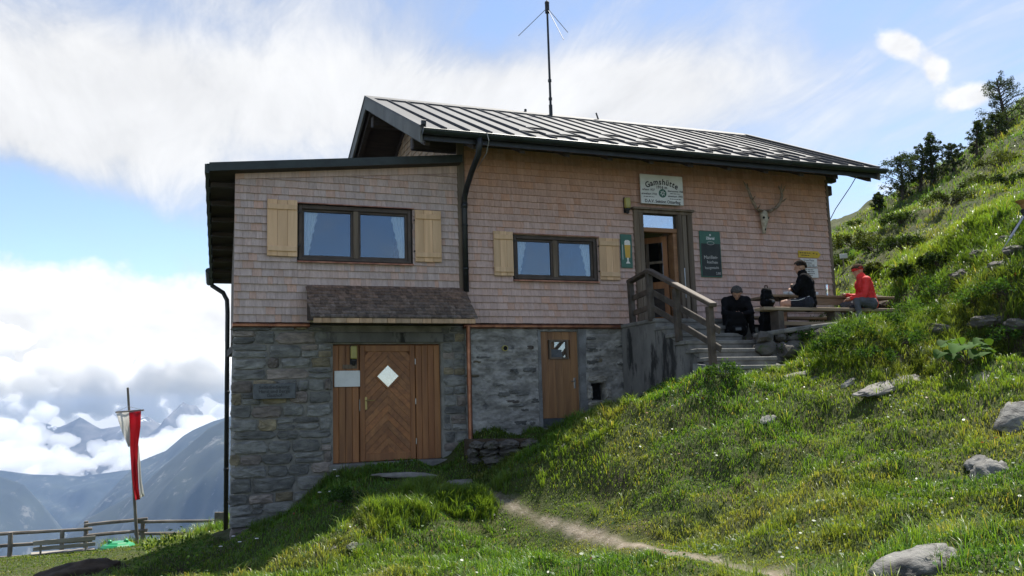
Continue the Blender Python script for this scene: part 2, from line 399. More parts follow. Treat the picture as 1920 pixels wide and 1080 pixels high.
mb.prism([(XR-.25,.27,7.61),(XR-.25,6.5,7.61),(XR-.25,RIDGE_Y,9.35)], (.25,0,0)); mb.build('gable_wall', 'gable_wood', hut)
mb = MB(); mb.box(XL+.3, XR-.26, .27, 6.74, 4.22, 4.38); mb.build('upper_floor', 'interior', hut)
# --- shingles
all_sh = []
def lay_shingles(x0, x1, z0, ztop, holes, tintf, tag_, course=.1285, y=0., flare=True):
    z = z0; row = 0
    while z < ztop(x0, x1) + .2:
        iv = [(x0, x1)]
        zm = z+course*.5
        for h in holes:
            if h[2]-.01 < zm < h[3]+.01:
                iv = [p for a, b in iv for p in ((a, min(b, h[0])), (max(a, h[1]), b)) if p[1]-p[0] > .01]
        for a, b in iv:
            x = a + (0 if row % 2 == 0 else -random.uniform(.02,.08))
            while x < b-.005:
                w = random.choice((random.uniform(.07,.12), random.uniform(.10,.19), random.uniform(.14,.22)))
                xa, xb = max(x, a), min(x+w, b)
                if b-xb < .04: xb = b
                x = xb
                if xb-xa < .02: continue
                zt = ztop(xa, xb)
                if z > zt-.02: continue
                j = random.uniform(-.003,.003)
                all_sh.append((tag_, xa+.0012, xb-.0012, z+j, min(z+course+.02, zt), y-random.uniform(.030,.040), tintf((xa+xb)/2, z), random.uniform(-.002,.002)))
        z += course; row += 1
def tint_ext(x, z):
    k = random.uniform(.90,1.06); g = min(1, max(0, (z-6.75)/.5))
    base = Vector((.95,.97,1.0)); warm = Vector((1.10,.90,.78))
    c = base.lerp(warm, max(g*.5, random.random()**5*.9)); return tuple(c*k)
def tint_main(x, z):
    k = random.uniform(.91,1.07); g = min(1, max(0, (z-6.1)/1.1))
    base = Vector((1.05,.98,.975)); warm = Vector((1.12,.80,.60))
    c = base.lerp(warm, min(1, g*.80 + random.random()**5*.6)); return tuple(c*k*(1-.12*g))
ext_holes = [(1.99,4.02,5.44,6.49)]
lay_shingles(XL, XM-.07, TRIM+.015, lambda a, b: 6.93+((a+b)/2-XL)*.094-.10, ext_holes, tint_ext, 'a')
main_holes = [(5.93,7.71,5.21,6.12), (8.53,9.87,4.3,6.74)]
lay_shingles(XM+.07, XR, TRIM+.02, lambda a, b: 7.92, main_holes, tint_main, 'b')
def shingle_mesh(mb, s):
    _, xa, xb, z0, z1, yf, t, tw = s
    mb.cur = t
    yt = -.004
    p = ((xa,yf,z0+tw),(xb,yf,z0-tw),(xb,.018,z0-tw),(xa,.018,z0+tw),(xa,yt,z1),(xb,yt,z1),(xb,.018,z1),(xa,.018,z1))
    b = len(mb.v); mb.v += p
    for q in ((0,1,5,4),(3,2,1,0),(1,2,6,5),(3,0,4,7)): mb.face(tuple(b+i for i in q))
order = sorted(all_sh, key=lambda s: -(s[2]-s[1])*(s[4]-s[3])/view_depth(((s[1]+s[2])/2, 0, s[3]))**2)
wall_a = None
mb = MB()      # slanted closing course under the wing's eave
x = XL
while x < XM-.08:
    w = random.uniform(.10,.2); xb = min(x+w, XM-.07); mb.cur = tint_ext(x, 7.1)
    za, zb = 6.93+(x-XL)*.094, 6.93+(xb-XL)*.094
    mb.hexa(((x+.001,-.034,za-.11),(xb-.001,-.034,zb-.11),(xb-.001,.0,zb-.11),(x+.001,.0,za-.11),(x+.001,-.024,za+.06),(xb-.001,-.024,zb+.06),(xb-.001,.0,zb+.06),(x+.001,.0,za+.06))); x = xb
wall_a = mb.build('shingle_wall', 'shingle', hut)
mb = MB(); mb.cbox(XM-.075, XM+.065, -.045, .019, TRIM+.02, 7.9, .008)
wall_b = mb.build('shingle_wall', 'jamb_wood', hut)
mb = MB(); mb.cbox(XR-.04, XR+.03, -.04, .019, TRIM, 7.62, .006); mb.build('corner_board', 'jamb_wood', wall_b)
for s in order[:300]:
    mb = MB(); shingle_mesh(mb, s); mb.build('shingle', 'shingle', wall_a if s[0] == 'a' else wall_b, fixn=False)
for k, w in (('a', wall_a), ('b', wall_b)):
    mb = MB()
    for s in order[300:]:
        if s[0] == k: shingle_mesh(mb, s)
    tag(mb.build('shingle_field', 'shingle', w, fixn=False), kind='stuff')
# gable above the wing's roof (faces left)
mb = MB()
z = 6.2; row = 0
while z < 9.6:
    y = .03 - random.uniform(0,.1)
    while y < 6.6:
        w = random.uniform(.09,.17); zt = min(z+.17, roof_z(y+w/2)-.16)
        if zt > z+.02:
            mb.cur = rt(.8,1.2,.05); ya, yb = max(y+.002,.03), y+w-.002
            mb.hexa(((XM-.03,ya,z),(XM-.03,yb,z),(XM,yb,z),(XM,ya,z),(XM-.012,ya,zt),(XM-.012,yb,zt),(XM,yb,zt),(XM,ya,zt)))
        y += w
    z += .14
mb.prism([(XM,.03,6.2),(XM,6.6,6.2),(XM,6.6,8.0),(XM,RIDGE_Y,9.5),(XM,.03,7.95)], (.1,0,0))
mb.build('gable_wall', 'gable_wood', hut)

# --- masonry
mb = MB(); wall_cells(mb, XL+.06, XR, .2, TRIM-.03, OPEN_LO, .034, .5)
mb.prism([(XL+.06,.501,-.5),(side_x(6.8)+.06,6.8,-.5),(side_x(6.8)+.06,6.8,TRIM-.03),(XL+.06,.501,TRIM-.03)], (.25,0,0))
stone_wall = mb.build('stone_wall', 'mortar', hut, fixn=False)
def stone_shape(cx, cz, w, h, y, bulge, tint, parent, depth=.12, leftface=False):
    mb = MB(); mb.cur = tint; n = 12; ring0 = []; ring1 = []
    a0 = random.uniform(-.08,.08); jt = [random.uniform(.86,1.05) for _ in range(n)]
    for k in range(n):
        t = 2*math.pi*(k+.5)/n; c, s = math.cos(t), math.sin(t)
        e = 7.0                                   # superellipse: blocky with broken corners
        q = (abs(c)**e+abs(s)**e)**(-1/e)*jt[k]
        px, pz = c*q*w/2, s*q*h/2
        px, pz = px*math.cos(a0)-pz*math.sin(a0)*.6, pz*math.cos(a0)+px*math.sin(a0)*.25
        ring0.append((px, pz))
    b = 0
    dz = random.uniform(-.2,.2)
    for sc, yy in ((1.02, depth), (1.0, -bulge*.25), (.90, -bulge*.8), (.62, -bulge*1.05)):
        for px, pz in ring0:
            nx, nz = random.uniform(-.012,.012)*w, random.uniform(-.03,.03)*h
            x = cx+px*sc+nx
            mb.v.append((x, y+yy+(random.uniform(-.3,.3)*bulge if yy < 0 else 0)+dz*bulge*pz/h, cz+pz*sc+nz))
    for r in range(3):
        for k in range(n): mb.face((r*n+k, r*n+(k+1)%n, (r+1)*n+(k+1)%n, (r+1)*n+k))
    mb.v.append((cx, y-bulge*1.1, cz)); 
    for k in range(n): mb.face((3*n+k, 3*n+(k+1)%n, 4*n))
    return mb.build('stone', 'stone', parent, smooth=False)
def stone_tint():
    k = random.uniform(.6,1.2); r = random.random()
    if r < .12: return (k*1.25, k*1.12, k*.82)
    if r < .25: return (k*1.06, k*.97, k*.95)
    return (k*.94, k, k*1.04)
def rubble(x0f, x1, z0, z1, y, hmin, hmax, wmin, wmax, bulge, fill=1.0, skip=None):
    z = z0
    while z < z1-.03:
        h = min(random.uniform(hmin, hmax), z1-z)
        if z1-z-h < .05: h = z1-z
        x = x0f(z); x += random.uniform(-.02,.0)
        while x < x1-.04:
            w = random.uniform(wmin, wmax)*random.choice((.6,1,1.15))
            if x1-x-w < .1: w = x1-x
            c = (x+w/2, z+h/2)
            if random.random() < fill and not (skip and skip(*c, w, h)):
                if h > .17 and random.random() < .22:      # two thin stones in place of one
                    stone_shape(x+w/2, z+h*.27, w*.97, h*.46, y, bulge*.8, stone_tint(), stone_wall); stone_shape(x+w/2, z+h*.76, w*.97, h*.42, y, bulge*.8, stone_tint(), stone_wall)
                else:
                    stone_shape(x+w/2+random.uniform(-.01,.01), z+h/2+random.uniform(-.012,.012), w*random.uniform(.95,1.01), h*random.uniform(.90,1.0), y, bulge*random.uniform(.6,1.3), stone_tint(), stone_wall)
            x += w
        z += h
rubble(lambda z: XL-.02, 2.58, .45, TRIM-.05, .03, .13, .27, .26, .66, .036)
rubble(lambda z: 4.56, 4.98, 1.8, TRIM-.05, .04, .12, .22, .18, .34, .03)
# rendered rubble between the copper pipe and the steps: mortar washed over the stones
def relief(name, x0, x1, z0, z1, holes, m, amp, y=.03, st=.028):
    nx, nz = int((x1-x0)/st)+1, int((z1-z0)/st)+1
    X = np.linspace(x0, x1, nx); Z = np.linspace(z0, z1, nz)
    H = np.zeros((nz, nx)); r_ = np.random.default_rng(int(x0*100))
    from mathutils import noise as mn
    for j in range(nz):
        for i in range(nx):
            p = Vector((X[i]*2.2, Z[j]*7.5, x0)); a = mn.noise(p)
            p2 = Vector((X[i]*5.5+3*a, Z[j]*15, 3.)); b_ = mn.noise(p2)
            c_ = mn.noise(Vector((X[i]*16, Z[j]*30, 9.)))
            H[j, i] = max(-.5, a)*.55 + (1-abs(b_)*2.2)*.35 + c_*.28
    mb = MB()
    for j in range(nz):
        for i in range(nx): mb.v.append((X[i], y-amp*H[j, i], Z[j]))
    for j in range(nz-1):
        for i in range(nx-1):
            cx, cz = (X[i]+X[i+1])/2, (Z[j]+Z[j+1])/2
            if any(h[0]-.02 < cx < h[1]+.02 and h[2]-.02 < cz < h[3]+.02 for h in holes): continue
            k = .72 + .5*H[j, i]; mb.cur = (k*.98, k, k*1.02); mb.face((j*nx+i, j*nx+i+1, (j+1)*nx+i+1, (j+1)*nx+i))
    return mb.build(name, m, stone_wall, smooth=True, fixn=False)
mat('rubble_render', (.44,.42,.385), (.20,.19,.175), .95, 3.2, (1,1,2), bump=.9, bscale=20, bstretch=(1,1,2.2), tint=True, dirt=((.085,.085,.085), 4.2, .55, .72))
relief('rendered_rubble', 4.97, 8.75, 1.9, TRIM-.035, OPEN_LO, 'rubble_render', .05)
random.seed(21)
for _ in range(70):
    x = random.uniform(5.1, 8.2); z = 1.95 + (TRIM-2.2)*random.random()**1.3
    if 6.30 < x < 7.40 or (7.3 < x < 7.95 and 2.85 < z < 3.45): continue
    stone_shape(x, z, random.uniform(.12,.34), random.uniform(.04,.10), .035, random.uniform(.022,.036), tuple(v*.72 for v in stone_tint()), stone_wall)
# pale mortar strip beside the small door and rough surround of the hatch
mb = MB(); mb.prism([(7.235,.0,2.45),(7.40,.0,2.40),(7.36,.0,3.3),(7.40,.0,4.30),(7.235,.0,4.32)], (0,.06,0)); mb.build('door_reveal', 'plaster', stone_wall)
mb = MB(); mb.prism([(6.38,.005,2.5),(6.455,.005,2.5),(6.455,.005,4.3),(6.40,.005,4.3)], (0,.06,0)); mb.build('door_reveal', 'plaster', stone_wall)
random.seed(5)
for (x, z, w, h) in ((7.62,3.37,.44,.13),(7.43,3.12,.11,.26),(7.83,3.10,.13,.22),(7.62,2.90,.46,.10),(7.70,2.78,.34,.09),(7.50,2.68,.24,.08)):
    stone_shape(x, z, w, h, .03, .05, (1.5,1.5,1.45), stone_wall)
mb = MB(); mb.box(7.48,7.77,.22,.25,2.97,3.29); mb.build('hatch_back', 'hole_dark', hut)
mb = MB(); mb.tube([(5.73,-.035,3.96),(5.73,.06,3.96)], .055, 12); vp = mb.build('vent_pipe', 'lamp_glass', hut)
mb = MB(); mb.tube([(5.73,-.037,3.96),(5.73,-.03,3.96)], .042, 12); mb.build('opening', 'hole_dark', vp)
# concrete lintel and threshold of the wide door
mb = MB(); mb.cbox(2.50, 4.56, -.03, .45, 4.07, 4.25, .015); mb.build('lintel', 'concrete', hut)
mb = MB(); mb.cbox(2.52, 4.62, -.16, .40, 1.90, 2.03, .02); mb.build('threshold', 'step_stone', hut)
# copper drip strips
mb = MB()
for a, b in ((XL-.02, 2.2), (4.94, 8.36)):
    mb.prism([(a,.06,4.31),(a,-.075,4.345),(a,-.078,4.375),(a,-.03,4.405),(a,.02,4.405)], (b-a,0,0))
mb.build('drip_edge', 'copper', hut)
# copper downpipe
mb = MB(); pts = [(5.0,-.10,4.36),(5.0,-.10,2.35)]; mb.tube(pts, .042, 12)
mb.tube([(5.0,-.10,3.42),(5.0,-.10,3.30)], .05, 12); mb.box(4.985,5.015,-.1,.06,3.35,3.38); cp = mb.build('copper_downpipe', 'copper', hut, smooth=False)

# --- canopy over the wide door
cx0, cx1, cyf, czb, czt = 2.12, 4.96, -.74, 4.43, 5.06
mb = MB()
mb.prism([(cx0+.04,-.02,czt-.04),(cx0+.04,cyf+.05,czb+.0),(cx0+.04,cyf+.05,czb-.03),(cx0+.04,-.02,czb+.02)], (cx1-cx0-.08,0,0))
canopy = mb.build('canopy', 'dark_wood', hut)
mb = MB(); rows = 10
for r in range(rows):
    t0, t1 = r/rows, (r+1.35)/rows
    ya, za = cyf+(-.02-cyf)*t0, czb+(czt-czb)*t0
    yb, zb = cyf+(-.02-cyf)*min(t1,1.), czb+(czt-czb)*min(t1,1.)
    x = cx0 - random.uniform(0,.05) + (.06*t0)
    while x < cx1-.02:
        w = random.uniform(.06,.13); xb = min(x+w, cx1+.01); k = rt(.6,1.25,.06)
        mb.cur = tuple(v*(1+.35*t0*q) for v, q in zip(k, (1,.3,0))); lift = random.uniform(.012,.024)
        mb.hexa(((x+.002,ya,za),(xb-.002,ya,za),(xb-.002,yb,zb-.012),(x+.002,yb,zb-.012),(x+.002,ya-.008,za+lift),(xb-.002,ya-.008,za+lift),(xb-.002,yb,zb+.003),(x+.002,yb,zb+.003))); x = xb
tag(mb.build('canopy_shingles', 'old_shingle', canopy), kind='stuff')
mb = MB(); x = cx0+.04
while x < cx1-.06:
    w = random.uniform(.12,.26); xb = min(x+w, cx1-.03); mb.cur = rt(.8,1.2,.06)
    mb.cbox(x+.002, xb-.002, cyf+.012, cyf+.04, czb-.085, czb-.004, .004); x = xb
mb.build('canopy_edge', 'fascia_wood', canopy)

# --- windows
def curtain_mesh(xa, xb, z0, z1, y, side):
    mb = MB(); n, m_ = 26, 14
    for j in range(m_+1):
        t = j/m_; z = z1-(z1-z0)*t
        wdt = (xb-xa)*(1-.62*math.sin(t*1.35)**1.4) if side else (xb-xa)
        for i in range(n+1):
            u = i/n; x = xa+u*wdt if side > 0 else xb-u*wdt
            fr = .012*math.sin(j*2.4) if i == n else 0
            mb.v.append((x+fr, y+.012*math.sin(u*26+t*1.5), z))
    for j in range(m_):
        for i in range(n): mb.face((j*(n+1)+i, j*(n+1)+i+1, (j+1)*(n+1)+i+1, (j+1)*(n+1)+i))
    return mb
def window(x0, x1, z0, z1, gl):
    mb = MB(); f = .055; yf, yb = -.012, .16
    mb.cbox(x0,x0+f,yf,yb,z0,z1,.006); mb.cbox(x1-f,x1,yf,yb,z0,z1,.006); mb.cbox(x0+f,x1-f,yf,yb,z1-f*1.3,z1,.006); mb.cbox(x0+f,x1-f,yf,yb,z0,z0+f,.006)
    w = mb.build('window', 'frame_wood', hut)
    xm = (x0+x1)/2
    mb = MB(); mb.cbox(xm-.045,xm+.045,.0,.12,z0+f,z1-f*1.3,.006); mb.build('mullion', 'jamb_wood', w)
    for a, b, s in ((x0+f, xm-.045, 1), (xm+.045, x1-f, -1)):
        mb = MB(); g = .042; c, d = z0+f, z1-f*1.3
        mb.cbox(a,a+g,.03,.09,c,d,.005); mb.cbox(b-g,b,.03,.09,c,d,.005); mb.cbox(a+g,b-g,.03,.09,c,c+g,.005); mb.cbox(a+g,b-g,.03,.09,d-g,d,.005); mb.build('casement', 'frame_wood', w)
        mb = MB(); mb.box(a+g-.005,b-g+.005,.058,.064,c+g-.005,d-g+.005); mb.build('pane', gl, w)
        cw = (b-a)*.30
        curtain_mesh(a+.02 if s > 0 else b-.02-cw, a+.02+cw if s > 0 else b-.02, c, d, .09, s).build('curtain', 'curtain', w, smooth=True)
    mb = MB(); mb.prism([(x0-.03,.03,z0+.005),(x0-.03,-.075,z0-.02),(x0-.03,-.078,z0-.045),(x0-.03,.03,z0-.03)], (x1-x0+.06,0,0)); mb.build('sill', 'copper', w)
    mb = MB(); mb.prism([(x0-.05,.03,z1+.05),(x0-.05,-.07,z1+.025),(x0-.05,-.074,z1+.008),(x0-.05,.03,z1+.02)], (x1-x0+.10,0,0)); mb.build('head_flashing', 'copper', w)
    mb = MB(); mb.box(x0+.1,x1-.1,.9,.92,z0-.3,z1+.3); mb.build('room_shade_sheet', 'hole_dark', w)  # near-black sheet added behind the panes, standing in for the unlit room
    return w
window(2.02, 3.99, 5.48, 6.45, 'window_glass'); window(5.96, 7.68, 5.25, 6.09, 'window_glass')
def shutter(x0, x1, z0, z1, lean):
    n = 3; w = (x1-x0)/n; root = None
    mb = MB()
    zc = z0+(z1-z0)*.87; mb.cur = rt(.95,1.1,.03); mb.cbox(x0+.01, x1-.01, -.098, -.075, zc-.045, zc+.045, .006)
    s = mb.build('shutter', 'new_wood', hut)
    mb = MB(); zc = z0+(z1-z0)*.13; mb.cur = rt(.95,1.1,.03); mb.cbox(x0+.01, x1-.01, -.098, -.075, zc-.045, zc+.045, .006); mb.build('batten', 'new_wood', s)
    for i in range(n):
        mb = MB(); mb.cur = rt(.85,1.12,.04); mb.cbox(x0+i*w+.0015, x0+(i+1)*w-.0015, -.074, -.048, z0+random.uniform(-.004,.004), z1+random.uniform(-.004,.004), .004); mb.build('plank', 'new_wood', s)
    hx = x1 if lean > 0 else x0
    for zc in (z0+(z1-z0)*.2, z0+(z1-z0)*.8): mb = MB(); mb.box(hx-.02, hx+.05 if lean > 0 else hx+.02, -.072, -.04, zc-.012, zc+.012); mb.build('hinge', 'black_paint', s)
shutter(1.49, 1.99, 5.53, 6.50, 1); shutter(4.05, 4.54, 5.51, 6.45, -1); shutter(5.54, 5.93, 5.30, 6.13, 1); shutter(7.72, 8.16, 5.27, 6.09, -1)

# --- entrance door
mb = MB()
mb.cur = (1,1,1)
for a, b in ((8.52,8.64),(8.645,8.735),(9.53,9.62),(9.64,9.74),(9.76,9.87)): mb.cur = rt(.75,1.1,.05); mb.cbox(a, b, -.07 if a not in (9.64,) else -.05, .3, 4.38, 6.66, .008)
mb.cur = (1,1,1); mb.cbox(8.48, 9.90, -.13, .02, 6.70, 6.745, .008); mb.cbox(8.52, 9.87, -.075, .02, 6.64, 6.70, .006)
entry = mb.build('entrance_door', 'jamb_wood', hut)
mb = MB(); mb.cbox(8.736, 9.529, -.02, .10, 6.27, 6.36, .008); mb.build('transom_bar', 'transom_wood', entry)
mb = MB(); mb.box(8.736, 9.529, .03, .036, 6.36, 6.635); mb.build('transom_pane', 'pale_glass', entry)
mb = MB(); mb.cbox(9.44, 9.529, .0, .22, 4.40, 6.27, .008); mb.build('door_post', 'transom_wood', entry)
# the leaf stands open inwards, glazed above
h0 = Vector((9.44,.24,0)); d = Vector((-.62,.62,0)).normalized()
def leafbar(mb, a, b, z0, z1, t=.022):
    p, q = h0+d*a, h0+d*b; n = Vector((-d.y, d.x, 0))*t
    mb.hexa(tuple((v.x, v.y, z) for z in (z0, z1) for v in (p-n, q-n, q+n, p+n)))
mb = MB(); leafbar(mb,.0,.10,4.42,6.25); leafbar(mb,.74,.84,4.42,6.25); leafbar(mb,.10,.74,6.13,6.25); leafbar(mb,.10,.74,4.42,4.60); leafbar(mb,.10,.74,5.18,5.32)
leaf = mb.build('open_leaf', 'door_wood', entry)
mb = MB(); leafbar(mb,.39,.45,5.32,6.13,.018); leafbar(mb,.10,.74,5.70,5.75,.018); mb.build('glazing_bar', 'jamb_wood', entry)
mb = MB(); leafbar(mb,.10,.74,4.60,5.18,.012); mb.build('leaf_panel', 'dark_wood', entry)
mb = MB(); leafbar(mb,.10,.74,5.32,6.13,.003); mb.build('leaf_pane', glass('leaf_glass', .10), entry)
mb = MB(); mb.box(9.615, 9.632, -.074, -.07, 4.95, 5.55); mb.build('strike_strip', 'steel', entry)

# --- wide wooden door below
def clip(poly, f):
    out = []
    for i in range(len(poly)):
        a, b = poly[i], poly[(i+1) % len(poly)]; fa, fb = f(a), f(b)
        if fa >= 0: out.append(a)
        if (fa >= 0) != (fb >= 0): t = fa/(fa-fb); out.append((a[0]+(b[0]-a[0])*t, a[1]+(b[1]-a[1])*t))
    return out
mb = MB(); mb.cur = (.75,.7,.7); mb.box(2.60, 4.52, .16, .20, 2.03, 4.06)
wide = mb.build('double_door', 'door_wood', hut)
def planks(x0, x1, n):
    w = (x1-x0)/n
    for i in range(n):
        mb = MB(); mb.cur = rt(.85,1.25,.06); mb.cbox(x0+i*w+.002, x0+(i+1)*w-.002, .115, .158, 2.035, 4.03, .006); mb.build('plank', 'door_wood', wide)
planks(2.60, 3.06, 4); planks(4.07, 4.52, 4)
lx0, lx1, lz0, lz1 = 3.075, 4.055, 2.045, 4.03
mb = MB(); 
for a, b, c, e in ((lx0,lx0+.09,lz0,lz1),(lx1-.09,lx1,lz0,lz1),(lx0+.09,lx1-.09,lz1-.11,lz1),(lx0+.09,lx1-.09,lz0,lz0+.13)): mb.cur = rt(.85,1.05,.04); mb.cbox(a+.001, b-.001, .095, .155, c, e, .006)
leaf2 = mb.build('door_leaf', 'door_wood', wide)
ix0, ix1, iz0, iz1 = lx0+.09, lx1-.09, lz0+.13, lz1-.11; xm = (ix0+ix1)/2
pw = .098*math.sqrt(2)
DCX, DCZ, DR = 3.57, 3.49, .215
for sgn in (-1, 1):
    k = -10
    while k < 30:
        c0 = iz0 + k*pw
        # board between lines z + s*(x-xm) = c0 .. c0+pw : chevron peaks at the middle
        rect = [(ix0, iz0), (xm-.001, iz0), (xm-.001, iz1), (ix0, iz1)] if sgn < 0 else [(xm+.001, iz0), (ix1, iz0), (ix1, iz1), (xm+.001, iz1)]
        g = (lambda p: p[1] + sgn*(p[0]-xm))
        pl = clip(clip(rect, lambda p: g(p)-c0-.003), lambda p: c0+pw-.003-g(p))
        if len(pl) > 2:
            area = abs(sum(pl[i][0]*pl[(i+1)%len(pl)][1]-pl[(i+1)%len(pl)][0]*pl[i][1] for i in range(len(pl))))/2
            if area > .002:
                mb = MB(); mb.cur = rt(.82,1.2,.05); mb.prism([(p[0], .112, p[1]) for p in pl], (0,.04,0)); mb.build('plank', 'door_wood_diag', wide)
        k += 1
mb = MB()
for k in range(4):
    a, b = math.pi/2*k, math.pi/2*(k+1)
    p, q = (DCX+DR*math.cos(a), DCZ+DR*math.sin(a)), (DCX+DR*math.cos(b), DCZ+DR*math.sin(b))
    mb.bar((p[0],.10,p[1]), (q[0],.10,q[1]), .035, .03, .004, (0,1,0))
dw = mb.build('diamond_window', 'door_wood', wide)
mb = MB(); mb.prism([(DCX+DR*math.cos(math.pi/2*k), .098, DCZ+DR*math.sin(math.pi/2*k)) for k in range(4)], (0,.01,0)); mb.build('diamond_pane', 'mirror_glass', wide)
mb = MB(); mb.cbox(3.16,3.20,.085,.096,2.92,3.14,.004); mb.tube([(3.18,.09,3.08),(3.18,.035,3.08),(3.20,.03,3.08),(3.31,.03,3.075)], .010, 8); mb.tube([(3.18,.09,2.97),(3.18,.07,2.97)], .012, 8); mb.build('door_handle', 'brass', wide)
for z in (2.35, 3.04, 3.74): mb = MB(); mb.tube([(4.062,.092,z-.05),(4.062,.092,z+.05)], .009, 6); mb.build('hinge', 'steel', wide)
mb = MB(); mb.cbox(3.066,3.075,.09,.12,2.9,3.1,.002); mb.build('strike_plate', 'steel', wide)

# --- narrow door with little window
mb = MB(); mb.cur = (1,.95,.9); mb.box(6.46, 7.23, .10, .13, 2.50, 4.28)
small = mb.build('narrow_door', 'door_wood', hut)
n = 5; w = .77/n
for i in range(n):
    for z0, z1 in ((2.66, 4.27),):
        a, b = 6.46+i*w+.001, 6.46+(i+1)*w-.001
        segs = [(z0, 3.76), (4.11, z1)] if (a+b)/2 > 6.66 and (a+b)/2 < 7.02 else [(z0, z1)]
        for s0, s1 in segs:
            mb = MB(); mb.cur = tuple(v*q for v, q in zip(rt(.9,1.15,.04), (.92,1.12,1.35))); mb.cbox(a, b, .06, .098, s0, s1, .003); mb.build('plank', 'door_wood', small)
mb = MB()
for a, b, c, e in ((6.64,6.68,3.75,4.12),(7.0,7.04,3.75,4.12),(6.68,7.0,3.75,3.79),(6.68,7.0,4.08,4.12)): mb.cbox(a, b, .035, .10, c, e, .004)
sw = mb.build('little_window', 'jamb_wood', small)
mb = MB(); mb.box(6.68,7.0,.075,.08,3.79,4.08); mb.build('little_pane', glass('small_glass', .22), small)
mb = MB(); mb.prism([(6.68,.068,3.79),(6.93,.068,3.79),(6.90,.068,3.93),(6.68,.068,3.95)], (0,.004,0)); mb.build('pane_patch', 'plaque', small)  # blue-grey patch set over the lower left of the little pane
mb = MB(); mb.cbox(6.462,7.228,.05,.098,2.50,2.655,.003); mb.build('kick_plate', 'plaque', small)
mb = MB(); mb.cbox(7.13,7.165,.05,.06,3.20,3.40,.003); mb.tube([(7.147,.055,3.34),(7.147,.015,3.34),(7.06,.012,3.335)], .009, 8); mb.build('door_handle', 'steel', small)
mb = MB(); mb.cbox(6.40,7.30,-.02,.3,2.40,2.49,.02); mb.build('threshold', 'step_stone', hut)

# --- main roof
sl = (RIDGE_Z-EAVE_Z)/(RIDGE_Y-EAVE_Y); RX0, RX1 = 3.95, 13.92
nrm = Vector((0,-sl,1)).normalized(); sdir = Vector((0,1,sl)).normalized(); slen = math.hypot(RIDGE_Y-EAVE_Y, RIDGE_Z-EAVE_Z)
mb = MB()
def slab(mb, x0, x1, off0, off1, ya, yb):
    mb.hexa(tuple((x, y, roof_z(y)-o) for o in (off1, off0) for x, y in ((x0,ya),(x1,ya),(x1,yb),(x0,yb))))
slab(mb, RX0+.03, RX1-.03, .05, .17, EAVE_Y+.04, RIDGE_Y-.001); slab(mb, RX0+.03, RX1-.03, .05, .17, RIDGE_Y+.001, 7.75)
roof = mb.build('roof', 'dark_wood', hut)
for k in range(12):      # rafters under the overhang
    x = RX0+.12 + k*(RX1-RX0-.24)/11
    for ya, yb in ((EAVE_Y+.12, RIDGE_Y-.02), (RIDGE_Y+.02, 7.6)): mb = MB(); slab(mb, x-.05, x+.05, .171, .31, ya, yb); mb.build('rafter', 'dark_wood', roof)
def rp(x, u, h): p = Vector((x, EAVE_Y, EAVE_Z)) + sdir*u + nrm*h; return p
npan = 24; pw_ = (RX1-RX0)/npan
random.seed(3)
for i in range(npan):
    x0, x1 = RX0+i*pw_, RX0+(i+1)*pw_
    if i < 5 or i > 21: cuts = [0, slen]
    elif i % 2 == 0: cuts = [0, .50, 1.55, slen]
    else: cuts = [0, .82, slen]
    for a, b in zip(cuts[:-1], cuts[1:]):
        mb = MB(); k = random.uniform(.85,1.15); mb.cur = (k,k,k)
        lo = .030 if a > 0 else .012      # upper sheet laps over the lower one
        hi = .010
        mb.hexa([tuple(p) for p in (rp(x0+.004,a-.03 if a else -.05,lo-.012), rp(x1-.004,a-.03 if a else -.05,lo-.012), rp(x1-.004,b,hi-.012), rp(x0+.004,b,hi-.012),
                 rp(x0+.004,a-.03 if a else -.05,lo), rp(x1-.004,a-.03 if a else -.05,lo), rp(x1-.004,b,hi), rp(x0+.004,b,hi))])
        if a > 0: mb.hexa([tuple(p) for p in (rp(x0+.02,a-.03,.031), rp(x1-.02,a-.03,.031), rp(x1-.02,a+.02,.030), rp(x0+.02,a+.02,.030), rp(x0+.02,a-.03,.046), rp(x1-.02,a-.03,.046), rp(x1-.02,a-.02,.047), rp(x0+.02,a-.02,.047))])
        # standing seam on the left edge, leaning a little
        mb.cur = (.8,.8,.8)
        mb.hexa([tuple(p) for p in (rp(x0-.012,a if a else -.05,-.01), rp(x0+.014,a if a else -.05,-.01), rp(x0+.014,b,-.01), rp(x0-.012,b,-.01), rp(x0-.004,a if a else -.05,.060), rp(x0+.012,a if a else -.05,.060), rp(x0+.012,b,.045), rp(x0-.004,b,.045))])
        mb.build('roof_panel', 'roof_metal', roof)
mb = MB(); slab(mb, RX0, RX1, .04, -.004, RIDGE_Y+.02, 7.8); mb.build('rear_roof_sheet', 'roof_metal', roof)
mb = MB(); mb.prism([(RX0-.02,RIDGE_Y-.16,roof_z(RIDGE_Y-.16)+.05),(RX0-.02,RIDGE_Y,RIDGE_Z+.075),(RX0-.02,RIDGE_Y+.16,roof_z(RIDGE_Y+.16)+.05),(RX0-.02,RIDGE_Y+.16,roof_z(RIDGE_Y+.16)+.01),(RX0-.02,RIDGE_Y,RIDGE_Z+.04),(RX0-.02,RIDGE_Y-.16,roof_z(RIDGE_Y-.16)+.01)], (RX1-RX0+.04,0,0)); mb.build('ridge_cap', 'roof_metal', roof)
for xa, xb in ((RX0-.045, RX0-.005), (RX1+.005, RX1+.045)):
    for ya, yb in ((EAVE_Y-.03, RIDGE_Y), (RIDGE_Y+.001, 7.8)):
        mb = MB(); mb.hexa(tuple((x, y, roof_z(y)+o) for o in (-.24, .035) for x, y in ((xa,ya),(xb,ya),(xb,yb),(xa,yb)))); mb.build('verge_board', 'grey_board', roof)
